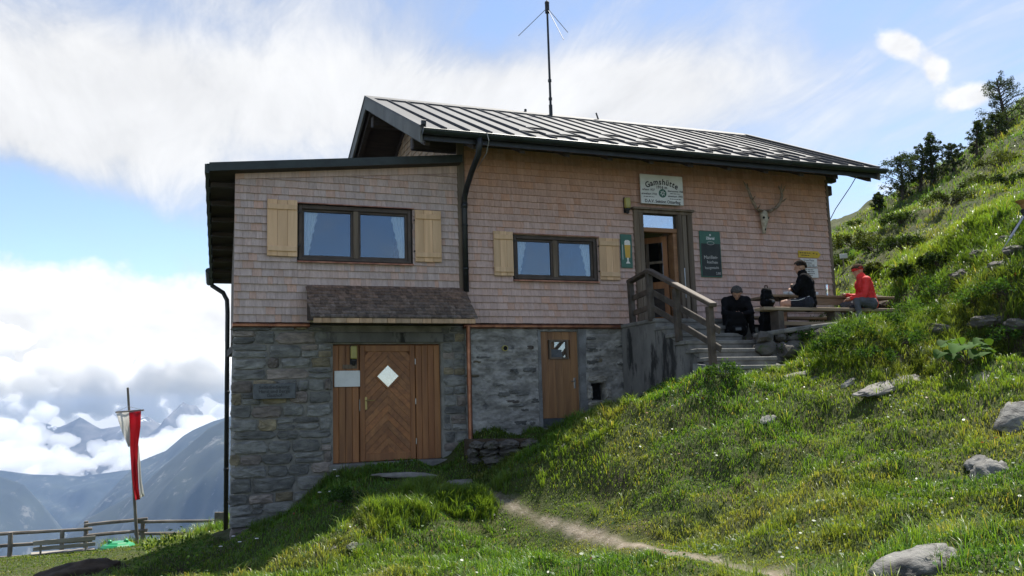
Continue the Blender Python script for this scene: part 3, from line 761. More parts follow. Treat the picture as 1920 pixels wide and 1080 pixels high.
for xa, xb in ((RX0-.06, RX0+.06), (RX1-.06, RX1+.06)):
    for ya, yb in ((EAVE_Y-.04, RIDGE_Y), (RIDGE_Y+.001, 7.81)):
        mb = MB(); mb.hexa(tuple((x, y, roof_z(y)+o) for o in (.036, .07) for x, y in ((xa,ya),(xb,ya),(xb,yb),(xa,yb)))); mb.build('verge_flashing', 'roof_metal', roof)
# purlins that carry the overhangs
for xa, xb, y, zb, zt in ((4.05,4.94,.10,roof_z(.1)-.56,roof_z(.1)-.32),(13.43,13.75,.10,roof_z(.1)-.56,roof_z(.1)-.32),(4.05,4.94,RIDGE_Y,RIDGE_Z-.64,RIDGE_Z-.40),(13.43,13.75,RIDGE_Y,RIDGE_Z-.64,RIDGE_Z-.40),(4.30,4.94,.10,7.24,7.47),(13.43,13.60,.10,7.30,7.52)):
    mb = MB(); mb.cbox(xa, xb, y-.09, y+.09, zb, zt, .02); mb.build('purlin', 'dark_wood', roof)
mb = MB(); mb.cbox(XM+.07, XR, -.02, .10, 7.72, 7.86, .01); mb.build('wall_plate', 'dark_wood', roof)
# gutter: half round, with brackets and end caps
mb = MB(); gy, gz, gr = EAVE_Y-.09, EAVE_Z-.045, .078; gx0, gx1 = RX0-.02, 14.05; n = 10
for x in (gx0, gx1):
    for k in range(n+1): t = math.pi + math.pi*k/n; mb.v.append((x, gy+gr*math.cos(t), gz+gr*math.sin(t)))
for x in (gx0, gx1):
    for k in range(n+1): t = math.pi + math.pi*k/n; mb.v.append((x, gy+(gr-.006)*math.cos(t), gz+(gr-.006)*math.sin(t)))
for k in range(n): mb.face((k, k+1, n+1+k+1, n+1+k)); mb.face((2*(n+1)+k, 3*(n+1)+k, 3*(n+1)+k+1, 2*(n+1)+k+1))
mb.poly([mb.v[k] for k in range(n+1)]); mb.poly([mb.v[n+1+k] for k in range(n+1)])
mb.tube([(gx0, gy-gr, gz+.004), (gx1, gy-gr, gz+.004)], .010, 6)
gut = mb.build('gutter', 'green_metal', roof, fixn=False)
mb = MB()
for k in range(14):
    x = gx0+.25+k*.74; mb.tube([(x, gy-gr-.004, gz+.01)]+[(x, gy+(gr+.005)*math.cos(t), gz+(gr+.005)*math.sin(t)) for t in (math.pi*1.15, math.pi*1.4, math.pi*1.7)], .007, 5)
mb.build('gutter_bracket', 'dark_metal', roof)
mb = MB(); mb.box(RX0+.02, RX1-.02, EAVE_Y+.0, EAVE_Y+.03, EAVE_Z-.20, EAVE_Z-.012); mb.build('eaves_fascia', 'dark_metal', roof)
# snow stop brackets / little hooks at the gutter ends
mb = MB(); mb.cbox(RX0-.03, RX0+.05, EAVE_Y-.09, EAVE_Y-.02, EAVE_Z+.04, EAVE_Z+.13, .008); mb.build('eaves_stop', 'dark_metal', roof)
# main downpipe: from the gutter back to the wall joint and down to the canopy
mb = MB(); mb.tube([(4.95,gy,gz-.05),(4.95,gy,7.42),(4.95,gy+.06,7.28),(4.96,-.62,7.08),(4.97,-.28,6.86),(4.98,-.12,6.72),(4.98,-.10,6.55),(4.98,-.10,4.98)], .052, 12)
for z in (6.2, 5.4): mb.tube([(4.98,-.10,z-.02),(4.98,-.10,z+.02)], .058, 12)
mb.tube([(4.98,-.10,6.62),(4.98,-.10,6.52)], .059, 12)
mb.build('downpipe', 'dark_metal', hut, smooth=True)
mb = MB(); mb.tube([(5.06,gy-.085,gz+.02),(5.10,gy-.07,gz-.12),(5.09,gy+.04,7.3),(5.04,-.7,7.12)], .007, 5); mb.build('earthing_wire', 'zinc', hut)
# stub flue on the ridge
mb = MB(); mb.tube([(9.62,RIDGE_Y-.05,RIDGE_Z+.02),(9.56,RIDGE_Y-.05,RIDGE_Z+.20)], .02, 6); mb.tube([(7.72,RIDGE_Y,RIDGE_Z+.05),(7.72,RIDGE_Y,RIDGE_Z+.13)], .03, 6); mb.build('ridge_stub', 'dark_metal', roof)
mb = MB(); mb.tube([(13.55,EAVE_Y+.0,7.72),(13.53,-.62,7.35),(13.46,-.2,6.95),(13.43,-.02,6.72)], .010, 6); mb.build('earthing_cable', 'zinc', hut)
# --- roof of the wing
mb = MB()
def ex(y): return .51+.055*(y+.22)
E0, E1 = -.22, 7.05
def eslab(mb, off0, off1, y0, y1, x1=XM-.035, dx=0.):
    mb.hexa(tuple((x, y, ext_z(x, y)-o) for o in (off1, off0) for x, y in ((ex(y0)+dx,y0),(x1,y0),(x1,y1),(ex(y1)+dx,y1))))
eslab(mb, .012, .11, E0+.02, E1, dx=.05)
wing_roof = mb.build('wing_roof', 'dark_wood', hut)
mb = MB(); eslab(mb, -.004, .011, E0, E1)
mb.hexa(tuple((x, y, ext_z(x, E0)-o) for o in (.125, -.016) for x, y in ((ex(E0)+.04,E0-.035),(XM-.04,E0-.035),(XM-.04,E0-.002),(ex(E0)+.04,E0-.002))))
mb.build('wing_roof_sheet', 'green_metal', wing_roof)
mb = MB(); ns = 11       # overlapping edge plates along the left side
for k in range(ns):
    ya, yb = E0+(E1-E0)*k/ns, E0+(E1-E0)*(k+1)/ns
    mb.hexa(tuple((x-(.0 if q in (0,3) else .025 if q == 2 else .0), y, ext_z(ex(E0), y)-o) for o in (.15, .0) for q, (x, y) in enumerate(((ex(ya)-.03,ya),(ex(ya)+.045,ya),(ex(yb)+.045,yb),(ex(yb)-.005,yb)))))
mb.build('edge_plates', 'green_metal', wing_roof)
for k in range(8):
    y = .3+k*.92; z = ext_z(ex(y), y)-.11; mb = MB(); mb.cbox(ex(y)+.06, XL+.2+.05*y, y-.05, y+.05, z-.09, z-.005, .01); mb.build('rafter', 'dark_wood', wing_roof)
mb = MB(); mb.tube([(ex(7.0)+.0,7.0,6.12),(ex(7.0)+.02,7.0,5.95),(1.18,6.97,5.78),(1.27,6.95,5.6),(1.285,6.95,5.3),(1.31,6.95,.0)], .055, 10)
for z in (1.6, 3.4): mb.tube([(1.30,6.95,z-.03),(1.30,6.95,z+.03)], .062, 10)
mb.build('downpipe', 'dark_metal', hut, smooth=True)
mb = MB(); mb.tube([(ex(6.0)-.05,6.0,ext_z(ex(6.),6.)-.1),(ex(7.1)-.05,7.1,ext_z(ex(7.),7.1)-.1)], .07, 8); mb.build('gutter', 'green_metal', wing_roof)
# ================================================================== things on the facade
def small_print(parent, x0, x1, z, h, y, seed=1):       # print too small to read: word-length dashes
    r_ = random.Random(seed); mb = MB(); x = x0
    while x < x1:
        w = min(r_.uniform(.8,3.2)*h, x1-x); mb.box(x, x+w, y-.0012, y, z-h*.28, z+h*.28); x += w+h*.5
    tag(mb.build('small_print', 'black_paint', parent), kind='stuff')
# main sign above the entrance
sx0, sx1, sz0, sz1 = 8.67, 9.65, 6.82, 7.42; sy = -.13
sg = thing('hut_sign', (9.16, -.1, 6.82), 'white painted name board above the entrance reading Gamshütte 1916 m', 'sign')
mb = MB(); mb.cbox(sx0, sx1, sy, sy+.03, sz0, sz1, .006); mb.build('board', 'white_paint', sg)
mb = MB()
for k in (8.85, 9.47): mb.box(k-.02, k+.02, sy+.031, -.03, 6.84, 7.38)
mb.build('batten', 'jamb_wood', sg)
yy = sy-.0015
word = 'Gamshütte'; ang0, ang1, R_ = .50, -.50, .78
wid = [1.15,.95,1.35,.9,.95,.95,.75,.75,.95]; tot = sum(wid); acc = 0; acx, acz = 9.16, 7.255-R_+.02
for ch, w_ in zip(word, wid):
    t = ang0 + (ang1-ang0)*(acc+w_/2)/tot; acc += w_
    text(ch, .165, acx-R_*math.sin(t), acz+R_*math.cos(t), yy, 'black_paint', sg, rot=t, bold=.004, xs=.92)
text('1916 m', .085, 9.15, 7.165, yy, 'black_paint', sg, bold=.002)
text('erbaut 1927', .058, 8.845, 7.105, yy, 'black_paint', sg, bold=.001)
text('erweitert 1932', .058, 8.86, 7.02, yy, 'black_paint', sg, bold=.001)
small_print(sg, 8.73, 8.97, 6.96, .022, yy, 1)
text('übernommen 1968', .053, 9.465, 7.10, yy, 'black_paint', sg, bold=.001, xs=.86)
small_print(sg, 9.34, 9.57, 7.05, .022, yy, 2)
text('erweitert 1993', .058, 9.46, 6.995, yy, 'black_paint', sg, bold=.001, xs=.95)
small_print(sg, 9.33, 9.60, 6.94, .022, yy, 3)
text('D.A.V. Sektion Otterfing', .088, 9.16, 6.872, yy, 'black_paint', sg, bold=.002, xs=.93)
mb = MB(); mb.tube([(9.165,sy-.006,7.045),(9.165,sy-.001,7.045)], .088, 24); em = mb.build('emblem', 'green_paint', sg)
mb = MB()
for k in range(6):
    a = k*math.pi/3+.3; mb.prism([(9.165+r*math.cos(a+b), sy-.0085, 7.045+r*math.sin(a+b)) for r, b in ((.012,0),(.035,.35),(.066,0),(.035,-.35))], (0,.002,0))
mb.build('emblem_flower', 'white_paint', em)
# wall lamps
def wall_lamp(x, y, z0, z1, label):
    t = thing('wall_lamp', (x, y, z0), label, 'lamp', 'wall lamps')
    zc = z0+(z1-z0)*.34
    mb = MB(); mb.cbox(x-.055, x+.055, y-.10, y-.012, zc, z1, .015); mb.build('shade', 'lamp_glass', t)
    mb = MB(); mb.cbox(x-.05, x+.05, y-.09, y-.012, z0+.06, zc, .012); mb.tube([(x,y-.05,z0+.06),(x,y-.05,z0)], [.04,.02], 8); mb.build('fitting', 'black_paint', t)
    mb = MB(); mb.box(x-.06, x+.06, y-.012, y, z0+.02, z1+.01); mb.build('back_plate', 'dark_metal', t)
wall_lamp(8.375, -.035, 6.60, 6.92, 'small yellow wall lamp on the shingles left of the hut sign')
wall_lamp(2.965, .113, 3.68, 4.02, 'small yellow wall lamp on the wide lower door')
# beer sign
t = thing('beer_sign', (8.33, -.03, 5.52), 'narrow green enamel sign with a beer glass left of the entrance', 'sign')
mb = MB(); mb.cbox(8.205, 8.455, -.055, -.03, 5.52, 6.19, .004); mb.build('panel', 'green_paint', t)
mb = MB(); mb.lathe((8.35,-.058,5.72), [(.042,0),(.05,.06),(.058,.16),(.062,.22),(.056,.27)], 10); mb.v = [(a, -.056-(b+.058)*-.04, c) for a, b, c in mb.v]
mb.prism([(8.30,-.058,5.72),(8.40,-.058,5.72),(8.415,-.058,5.98),(8.285,-.058,5.98)], (0,.002,0)); mb.build('beer_glass', 'beer', t)
mb = MB(); mb.prism([(8.285,-.059,5.975),(8.415,-.059,5.975),(8.41,-.059,6.05),(8.37,-.059,6.075),(8.31,-.059,6.07),(8.285,-.059,6.04)], (0,.002,0)); mb.build('beer_foam', 'foam', t)
mb = MB(); mb.prism([(8.335,-.058,5.64),(8.365,-.058,5.64),(8.37,-.058,5.72),(8.33,-.058,5.72)], (0,.002,0)); mb.prism([(8.30,-.058,5.605),(8.40,-.058,5.605),(8.375,-.058,5.645),(8.325,-.058,5.645)], (0,.002,0)); mb.build('glass_foot', 'foam', t)
mb = MB(); mb.box(8.235,8.245,-.0575,-.056,5.68,5.98); mb.build('scale_line', 'white_paint', t)
# menu board
t = thing('menu_board', (10.28, -.03, 5.38), 'tall green and black chalk menu board right of the entrance', 'sign')
mb = MB(); mb.cbox(10.03, 10.525, -.06, -.03, 5.385, 6.335, .005); mb.build('board', 'green_paint', t)
mb = MB(); mb.box(10.05, 10.505, -.0635, -.061, 5.405, 6.075); mb.build('writing_surface', 'board_black', t)
text('Zillertal', .075, 10.28, 6.185, -.0625, 'white_paint', t, bold=.003, xs=.85, name='brand_lettering')
mb = MB(); mb.prism([(10.28+.022*math.cos(a), -.063, 6.255+.022*math.sin(a)) for a in (0,1.05,2.1,3.14,4.2,5.2)], (0,.0015,0)); mb.build('crest', 'white_paint', t)
mb = MB(); mb.tube([(10.28+.085*math.cos(a), -.0645, 6.085+.035*math.sin(a)) for a in np.linspace(0, 2*math.pi, 17)], .004, 5, False); mb.build('oval_mark', 'chalk', t)
text('Marillen-', .10, 10.27, 5.79, -.065, 'chalk', t, rot=.03, xs=.95); text('kuchen', .09, 10.30, 5.69, -.065, 'chalk', t, rot=-.02)
text('hausgemacht', .08, 10.28, 5.575, -.065, 'chalk', t, rot=.04, xs=.8); text('2,80', .07, 10.43, 5.46, -.065, 'chalk', t)
# trail signs
t = thing('trail_sign', (12.79, -.03, 5.87), 'yellow hiking signpost blade on the shingles near the right corner', 'sign')
mb = MB(); mb.prism([(12.50,-.05,5.87),(13.02,-.05,5.87),(13.09,-.05,5.94),(13.02,-.05,6.015),(12.50,-.05,6.015)], (0,.02,0)); mb.build('blade', 'yellow_paint', t)
small_print(t, 12.53, 12.82, 5.968, .034, -.0505, 4); small_print(t, 12.57, 12.78, 5.918, .028, -.0505, 5); small_print(t, 12.88, 12.92, 5.965, .034, -.0505, 6); small_print(t, 12.96, 13.0, 5.955, .034, -.0505, 7)
def notice(z0, z1, lines, label, xo=0.):
    t = thing('notice_board', (12.76+xo, -.03, z0), label, 'sign')
    mb = MB(); mb.cbox(12.55+xo, 12.98+xo, -.048, -.03, z0, z1, .003); mb.build('panel', 'white_paint', t)
    for s, sz, z, dx in lines:
        if s == '-': small_print(t, 12.63+xo+dx, 12.90+xo+dx, z, sz, -.0485, int(z*1000)); continue
        text(s, sz, 12.76+xo+dx, z, -.0495, 'black_paint', t, xs=.9)
notice(5.66, 5.85, [('Graue Platte', .06, 5.81, 0), ('Dristner', .055, 5.755, 0), ('-', .026, 5.71, 0), ('-', .020, 5.68, .06)], 'white notice with trail names just under the yellow blade')
notice(5.435, 5.64, [('-', .026, 5.605, -.04), ('-', .026, 5.565, -.02), ('-', .026, 5.525, -.02), ('-', .026, 5.485, -.08)], 'lower white notice with small print on the right end of the wall', .01)
# metal plaque on the rubble pier
t = thing('wall_plaque', (1.62, -.05, 3.14), 'dark metal plaque with raised lettering on the rubble pier', 'plaque')
mb = MB(); mb.cbox(1.285, 1.965, -.105, -.06, 3.145, 3.395, .006); mb.build('plate', 'plaque', t)
mat('plaque_dark', (.03,.032,.036), rough=.6)
for s, z in (('Selbstbedienung', 3.335), ('Hansl und Berge', 3.265), ('Gasthof', 3.20)): text(s, .075, 1.62, z, -.1065, 'plaque_dark', t, bold=.002)
# white sheet and small plate on the wide door
mb = MB(); mb.cbox(2.635, 3.075, .078, .092, 3.32, 3.595, .003); one(mb, 'notice_sheet', 'white_paint', 'blank white rectangular sheet on the wide lower door', 'notice')
mb = MB(); mb.cbox(2.78, 3.03, .10, .113, 3.63, 3.70, .004); one(mb, 'name_plate', 'jamb_wood', 'small pale wooden plate above the white sheet on the lower door', 'plate')
# stag skull with antlers
t = thing('stag_trophy', (11.6, -.03, 6.33), 'bleached stag skull with wide antlers hung on the shingles', 'trophy')
mb = MB(); mb.tube([(11.63,-.05,6.83),(11.62,-.10,6.76),(11.61,-.13,6.66),(11.60,-.13,6.55),(11.595,-.12,6.44),(11.595,-.11,6.36),(11.595,-.10,6.33)], [.05,.085,.088,.066,.045,.038,.02], 10)
sk = mb.build('skull', 'bone', t, smooth=True)
mb = MB()
for s in (-1, 1): mb.ball((11.61+s*.055,-.185,6.66), .026, 8, 6)
mb.ball((11.597,-.155,6.42), .02, 8, 6, (.8,.6,1.6)); mb.build('eye_socket', 'hole_dark', sk)
def antler(s):
    mb = MB(); P = lambda dx, dy, dz: (11.62+s*dx, -.08-dy, 6.82+dz)
    beam = [P(.04,0,0),P(.14,.05,.0),P(.26,.10,.06),P(.36,.14,.18),P(.41,.14,.32),P(.43,.10,.45),P(.40,.06,.56)]
    mb.tube(beam, [.040,.036,.034,.033,.031,.028,.012], 7)
    for b, tip, r in ((P(.10,.03,.0),P(.13,.22,-.02),.015),(P(.20,.08,.03),P(.25,.26,.08),.013),(P(.37,.14,.20),P(.40,.30,.24),.014),(P(.42,.12,.40),P(.52,.14,.56),.014),(P(.43,.10,.45),P(.49,.05,.62),.012)):
        m = (Vector(b)+Vector(tip))/2+Vector((0,0,-.02)); mb.tube([b, m, tip], [r*1.6, r*1.3, .005], 6)
    return mb
for s in (-1, 1): antler(s).build('antler', 'antler', t, smooth=True)
# roof antenna
t = thing('radio_antenna', (8.33, RIDGE_Y-.1, 9.6), 'tall thin radio mast with three ground-plane rods on the roof ridge', 'antenna')
Y_ = RIDGE_Y-.1
mb = MB(); mb.tube([(8.33,Y_,9.55),(8.33,Y_,12.25)], [.032,.026], 8); mb.tube([(8.33,Y_,9.6),(8.33,Y_,9.95)], .045, 8)
for z in (10.1,10.55): mb.tube([(8.33,Y_,z-.03),(8.33,Y_,z+.03)], .045, 8)
mb.build('mast', 'dark_metal', t)
mb = MB(); mb.tube([(8.33,Y_,12.25),(8.33,Y_,12.48)], .055, 8); mb.ball((8.33,Y_,12.5), .06, 8, 6); mb.build('hub', 'black_paint', t)
mb = MB(); mb.tube([(8.33,Y_,12.5),(8.325,Y_,14.2)], .012, 6); mb.build('whip', 'zinc', t)
for p in ((7.60,Y_+.1,11.62),(8.98,Y_+.25,11.95),(8.45,Y_-.6,11.35)):
    mb = MB(); mb.tube([(8.33,Y_,12.38), p], .009, 5); mb.build('ground_rod', 'zinc', t)
# ================================================================== entrance steps and railing
st = thing('entrance_steps', (8.8, -1.7, 3.3), 'concrete landing and stone steps leading up to the entrance', 'steps')
SXL, SXR = 8.12, 9.55
tops = [3.46,3.61,3.77,3.93,4.08,4.24,4.40]; fr = [-3.30,-2.98,-2.66,-2.34,-2.02,-1.70,-1.32]
mb = MB(); mb.cbox(SXL+.02, SXR+.3, -1.31, -.03, 2.2, 4.32, .02)
mb.prism([(SXL+.02,-3.26,2.2),(SXL+.02,-3.26,3.33),(SXL+.02,-1.32,4.24),(SXL+.02,-1.32,2.2)], (SXR-SXL-.04,0,0))
blk = mb.build('landing', 'concrete', st)
for k, (z, y) in enumerate(zip(tops, fr)):
    y1 = fr[k+1]+.04 if k < 6 else -.03
    mb = MB(); mb.cur = rt(.85,1.1,.03)
    xr = SXR+[-.15,-.10,-.06,0,-.05,-.1,.3][k]
    mb.cbox(SXL-.01+random.uniform(-.015,.015), xr, y-.02, y1, z-.07, z, .012); mb.cbox(SXL+.025, xr-.02, y, y1+.3 if k<6 else y1-.01, z-.40, z-.071, .004); mb.build('step', 'step_stone', st)
mb = MB(); mb.prism([(SXL-.10,-3.38,2.4),(SXL-.10,-3.40,3.40),(SXL-.10,-3.1,3.47),(SXL-.10,-2.65,3.52),(SXL-.10,-2.6,2.4)], (.13,0,0)); mb.build('cheek_wall', 'plaster', st)
rl = thing('stair_railing', (8.12, -1.7, 3.46), 'weathered brown timber handrail beside the entrance steps', 'railing')
posts = [((8.27,-.28,4.38),(8.25,-.28,5.20)), ((8.13,-1.22,4.36),(8.11,-1.22,5.24)), ((8.13,-2.10,3.92),(8.11,-2.10,4.84)), ((8.12,-3.08,3.44),(8.11,-3.08,4.42))]
for a, b in posts:
    mb = MB(); mb.cur = rt(.85,1.1,.05); mb.bar(a, b, .11, .10, .01, (1,0,0)); mb.build('post', 'rail_wood', rl)
def rail(a, b, w, h, n='rail'):
    mb = MB(); mb.cur = rt(.85,1.15,.05); mb.bar(a, b, w, h, .012); mb.build(n, 'rail_wood', rl)
rail((8.28,-.20,5.22),(8.09,-1.29,5.27),.14,.07,'handrail'); rail((8.11,-1.22,5.29),(8.11,-3.20,4.43),.14,.07,'handrail')
for dz in (.33,.62): 
    rail((8.30,-.22,5.22-dz),(8.16,-1.18,5.25-dz),.035,.11)
    rail((8.17,-1.22,5.22-dz),(8.17,-3.25,4.34-dz),.035,.11)
# ================================================================== terrain
CTRL = np.array([[0,-15,1.35],[-6,-15,.9],[6,-15,1.9],[0,-22,1.0],[12,-22,2.4],[-12,-22,0],[12,-15,3.2],[0,-11,1.3],[3.03,-7.1,1.4],[4.67,-9.03,1.55],[2.08,-5.45,1.2],[0.87,-3.27,0.95],[4.95,-9.98,1.75],[4.45,-11.27,2.0],[-0.4,-1.34,0.75],
 [0.97,-0.05,0.92],[1.8,-0.05,1.15],[2.5,-0.05,1.6],[2.6,-0.3,1.86],[3.5,-0.3,1.9],[4.5,-0.3,1.95],[3.6,-1.3,1.82],[4.5,-1.5,1.8],[5.2,-0.1,2.44],[6.0,-0.1,2.44],[7.2,-0.1,2.46],[8.1,-0.1,2.75],[5.6,-0.8,2.42],[6.8,-0.8,2.55],
 [3.42,-2.8,1.81],[2.72,-3.2,1.58],[4.45,-2.5,1.72],[2.18,-3.4,1.37],[1.57,-3.4,1.22],[4.42,-2.2,1.62],[4.71,-3.6,1.44],[4.98,-5.0,1.31],[4.75, -2.5, 1.95],[5.51, -3.0, 2.39],[6.44, -3.3, 2.79],[7.07, -3.5, 2.94],[7.64, -3.8, 3.26],[5.5,-4.2,1.85],[6.6,-4.6,2.38],[7.75,-4.9,2.8],[5.21,-5.0,1.59],[6.51,-6.0,1.97],[8.2,-5.5,2.54],
 [8.72,-3.8,3.28],[9.29,-4.2,3.24],[10.16,-5.0,3.08],[11.82,-5.4,2.88],[7.78,-8.42,2.18],[7.09,-7.91,2.08],[9.8,-1.4,4.03],[11.2,-1.3,4.05],[12.5,-1.0,4.08],[10.4,-2.4,4.03],[11.5,-2.5,4.08],[12.5,-2.2,4.1],[13.2,1.0,4.4],[9.75,-3.05,3.45],
 [10.15,-3.5,3.8],[10.98,-4.34,4.05],[12.11,-5.35,4.2],[11.5,-3.4,4.05],[12.4,-3.6,4.25],[9.76,-4.63,3.66],[10.61,-5.61,3.59],[9.39,-4.34,3.36],[10.61,-6.43,3.25],[13.5,-1.5,5.0],[13.85,-1.92,5.41],[13.45,-3.84,5.44],[13.35,-4.55,5.41],[13.26,-3.18,5.11],[17.97,3.42,6.65],[19.59,2.67,7.47],[17.91,-0.94,7.04],[21.77,8.2,8.32],[24.1,11.53,8.94],[28.14,11.82,11.01],[31.83,12.28,12.82],[37.99,13.71,16.3],[25.99,6.28,10.18],[41.52,14.22,18.21],[22.69,1.22,9.12],[40,10,18.5],[30,-5,14],[20,-10,7.5],[16,-16,5],[30,-22,10],[45,-10,20],[14,18,6.2],[7,16,2.5],[13.5,6,5],[20,22,7.6],[30,26,10.5],[42,30,14],[30,17,10.6],[36,19,13.0],
 [1.15,9.44,-0.3],[0.25,7.86,-0.45],[-0.77,14.31,-1.0],[-2.69,13.78,-1.0],[-4.08,14.11,-1.0],[1.49,16.54,-1.0],[-3.41,8.66,-0.6],[-1.35,5.99,-0.3],[0.6,3.0,0.55],[0.8,7.0,0.0],[-2.0,-3.0,0.7],[-6.0,-6.0,0.2],[-10,2,-1.2],[-9,8,-1.3],[4,10,0],[-20,-10,-3],[-20,6,-4]], float)
def _U(r2): return r2*np.log(np.maximum(r2, 1e-9))*.5
def _fit(P, lam):
    n = len(P); d2 = ((P[:,None,:2]-P[None,:,:2])**2).sum(-1); K = _U(d2) + lam*np.eye(n)
    Q = np.c_[np.ones(n), P[:,:2]]; A = np.zeros((n+3, n+3)); A[:n,:n] = K; A[:n,n:] = Q; A[n:,:n] = Q.T
    return np.linalg.solve(A, np.r_[P[:,2], 0, 0, 0])
_W = _fit(CTRL, .12)
def _vn(x, y, s, seed):                   # smooth value noise
    x = x*s; y = y*s; xi = np.floor(x).astype(np.int64); yi = np.floor(y).astype(np.int64); fx, fy = x-xi, y-yi
    fx = fx*fx*fx*(fx*(fx*6-15)+10); fy = fy*fy*fy*(fy*(fy*6-15)+10)
    def h(a, b):
        k = (a*374761393 + b*668265263 + seed*144665) & 0x7fffffff; k = ((k ^ (k >> 13))*1274126177) & 0x7fffffff
        return ((k ^ (k >> 16)) & 0xffff)/65535.
    return (h(xi,yi)*(1-fx)+h(xi+1,yi)*fx)*(1-fy) + (h(xi,yi+1)*(1-fx)+h(xi+1,yi+1)*fx)*fy - .5
PATH = np.array([(3.9,-1.5),(4.05,-2.2),(4.22,-2.78),(4.46,-3.24),(4.68,-3.66),(4.85,-4.33),(4.93,-5.09),(4.86,-6.32),(4.74,-7.49),(4.62,-8.34),(4.36,-9.42),(3.9,-11),(3.2,-13.5)])
def dist_path(x, y, P=PATH):
    d = np.full(np.shape(x), 1e9)
    for a, b in zip(P[:-1], P[1:]):
        ab = b-a; t = np.clip(((x-a[0])*ab[0]+(y-a[1])*ab[1])/(ab@ab), 0, 1)
        d = np.minimum(d, np.hypot(x-a[0]-t*ab[0], y-a[1]-t*ab[1]))
    return d
def flat_mask(x, y):                      # 1 where the ground is trodden or built on
    m = np.zeros(np.shape(x))
    m = np.maximum(m, np.clip(1-dist_path(x, y)/.5, 0, 1))
    tr = np.clip(np.minimum(np.minimum(x-9.3, 13.0-x), np.minimum(y+2.7, 1-y))/.3, 0, 1); m = np.maximum(m, tr)
    dr = np.clip(np.minimum(np.minimum(x-2.5, 4.8-x), np.minimum(y+.7, 1-y))/.3, 0, 1); return np.maximum(m, dr)
def tz(x, y):
    x = np.asarray(x, float); y = np.asarray(y, float); sh = x.shape; x = x.ravel(); y = y.ravel(); out = np.empty(len(x))
    for i in range(0, len(x), 40000):
        a, b = x[i:i+40000], y[i:i+40000]
        d2 = (a[:,None]-CTRL[None,:,0])**2 + (b[:,None]-CTRL[None,:,1])**2
        out[i:i+40000] = _U(d2)@_W[:-3] + _W[-3] + _W[-2]*a + _W[-1]*b
    fm = flat_mask(x, y); lawn = np.clip((2.5-x)/2, 0, 1)*np.clip((y-1)/2, 0, 1)
    rough = (1-.85*fm)*(1-.8*lawn)
    out += rough*(_vn(x, y, .45, 1)*.16 + _vn(x, y, 1.1, 2)*.24 + _vn(x, y, 2.4, 3)*.19 + _vn(x, y, 5., 4)*.09)
    far = np.clip((np.hypot(x-10, y)-16)/15, 0, 1)*np.clip((x-12)/6, 0, 1)
    out += far*(_vn(x, y, .18, 8)*1.3 + _vn(x, y, .5, 9)*.7)
    # beyond the fence and behind the hut the mountainside drops to the valley
    out -= np.maximum(0, y-17.5)**1.25*.55*np.clip((8-x)/6, 0, 1)
    out -= np.maximum(0, -9-x)**1.2*.5
    out -= np.maximum(0, -19-y)**1.15*.35
    return out.reshape(sh)
def tz1(x, y): return float(tz(np.array([x]), np.array([y]))[0])
def hit(px, py, near=4.):                # where the line of sight of a photo pixel meets the ground
    v = CM @ Vector(((px-960)/1640, (py-540)/1640, 1.0)); s = np.arange(near, 70, .04)
    X, Y, Z = CAMPOS.x+v.x*s, CAMPOS.y+v.y*s, CAMPOS.z+v.z*s
    k = np.argmax(tz(X, Y) > Z); return Vector((X[k], Y[k], float(tz(X[k:k+1], Y[k:k+1])[0])))
# one sheet, finer near the viewpoint
def ground_sheet():
    az_view = np.linspace(rad(-20), rad(64), 560); az_rest = np.linspace(rad(64), rad(340), 110)[1:]
    az = np.r_[az_view, az_rest[:-1]]; R = np.r_[0.01, np.geomspace(1.2, 95, 430)]
    A, RR = np.meshgrid(az, R); X = CAMPOS.x + RR*np.sin(A); Y = CAMPOS.y + RR*np.cos(A); Z = tz(X, Y)
    na, nr = len(az), len(R); V = np.stack([X, Y, Z], -1).reshape(-1, 3)
    i = np.arange(nr-1)[:,None]*na; k = np.arange(na)[None,:]; k2 = (k+1) % na
    F = np.stack([i+k, i+k2, i+na+k2, i+na+k], -1).reshape(-1, 4)
    me = bpy.data.meshes.new('ground'); me.vertices.add(len(V)); me.vertices.foreach_set('co', V.ravel().astype(np.float32))
    me.loops.add(F.size); me.loops.foreach_set('vertex_index', F.ravel().astype(np.int32)); me.polygons.add(len(F))
    me.polygons.foreach_set('loop_start', np.arange(0, F.size, 4, dtype=np.int32)); me.update(calc_edges=True)
    me.polygons.foreach_set('use_smooth', np.ones(len(F), bool))
    dp = dist_path(V[:,0], V[:,1]); w = .065 + .09*_vn(V[:,0], V[:,1], 2.2, 5) + .05*_vn(V[:,0], V[:,1], 9, 6)*2
    soil = np.clip((w-dp)/.14+.5, 0, 1)
    tr = np.clip(np.minimum(np.minimum(V[:,0]-9.4, 12.9-V[:,0]), np.minimum(V[:,1]+2.6, .5-V[:,1]))/.2, 0, 1); soil = np.maximum(soil, tr)
    a = me.attributes.new('soil', 'FLOAT', 'POINT'); a.data.foreach_set('value', soil.astype(np.float32))
    o = bpy.data.objects.new('ground', me); COL.objects.link(o); return o
m = bpy.data.materials.new('ground_soil'); m.use_nodes = True; N = m.node_tree.nodes; L = m.node_tree.links; P_ = N['Principled BSDF']
geo = N.new('ShaderNodeNewGeometry')
def gnoise(s, d=8, r=.6):
    n = N.new('ShaderNodeTexNoise'); n.inputs['Scale'].default_value = s; n.inputs['Detail'].default_value = d; n.inputs['Roughness'].default_value = r; L.new(geo.outputs['Position'], n.inputs['Vector']); return n.outputs[0]
def gmr(v, lo, hi):
    r = N.new('ShaderNodeMapRange'); r.interpolation_type = 'SMOOTHSTEP'; L.new(v, r.inputs[0]); r.inputs[1].default_value = lo; r.inputs[2].default_value = hi; return r.outputs[0]
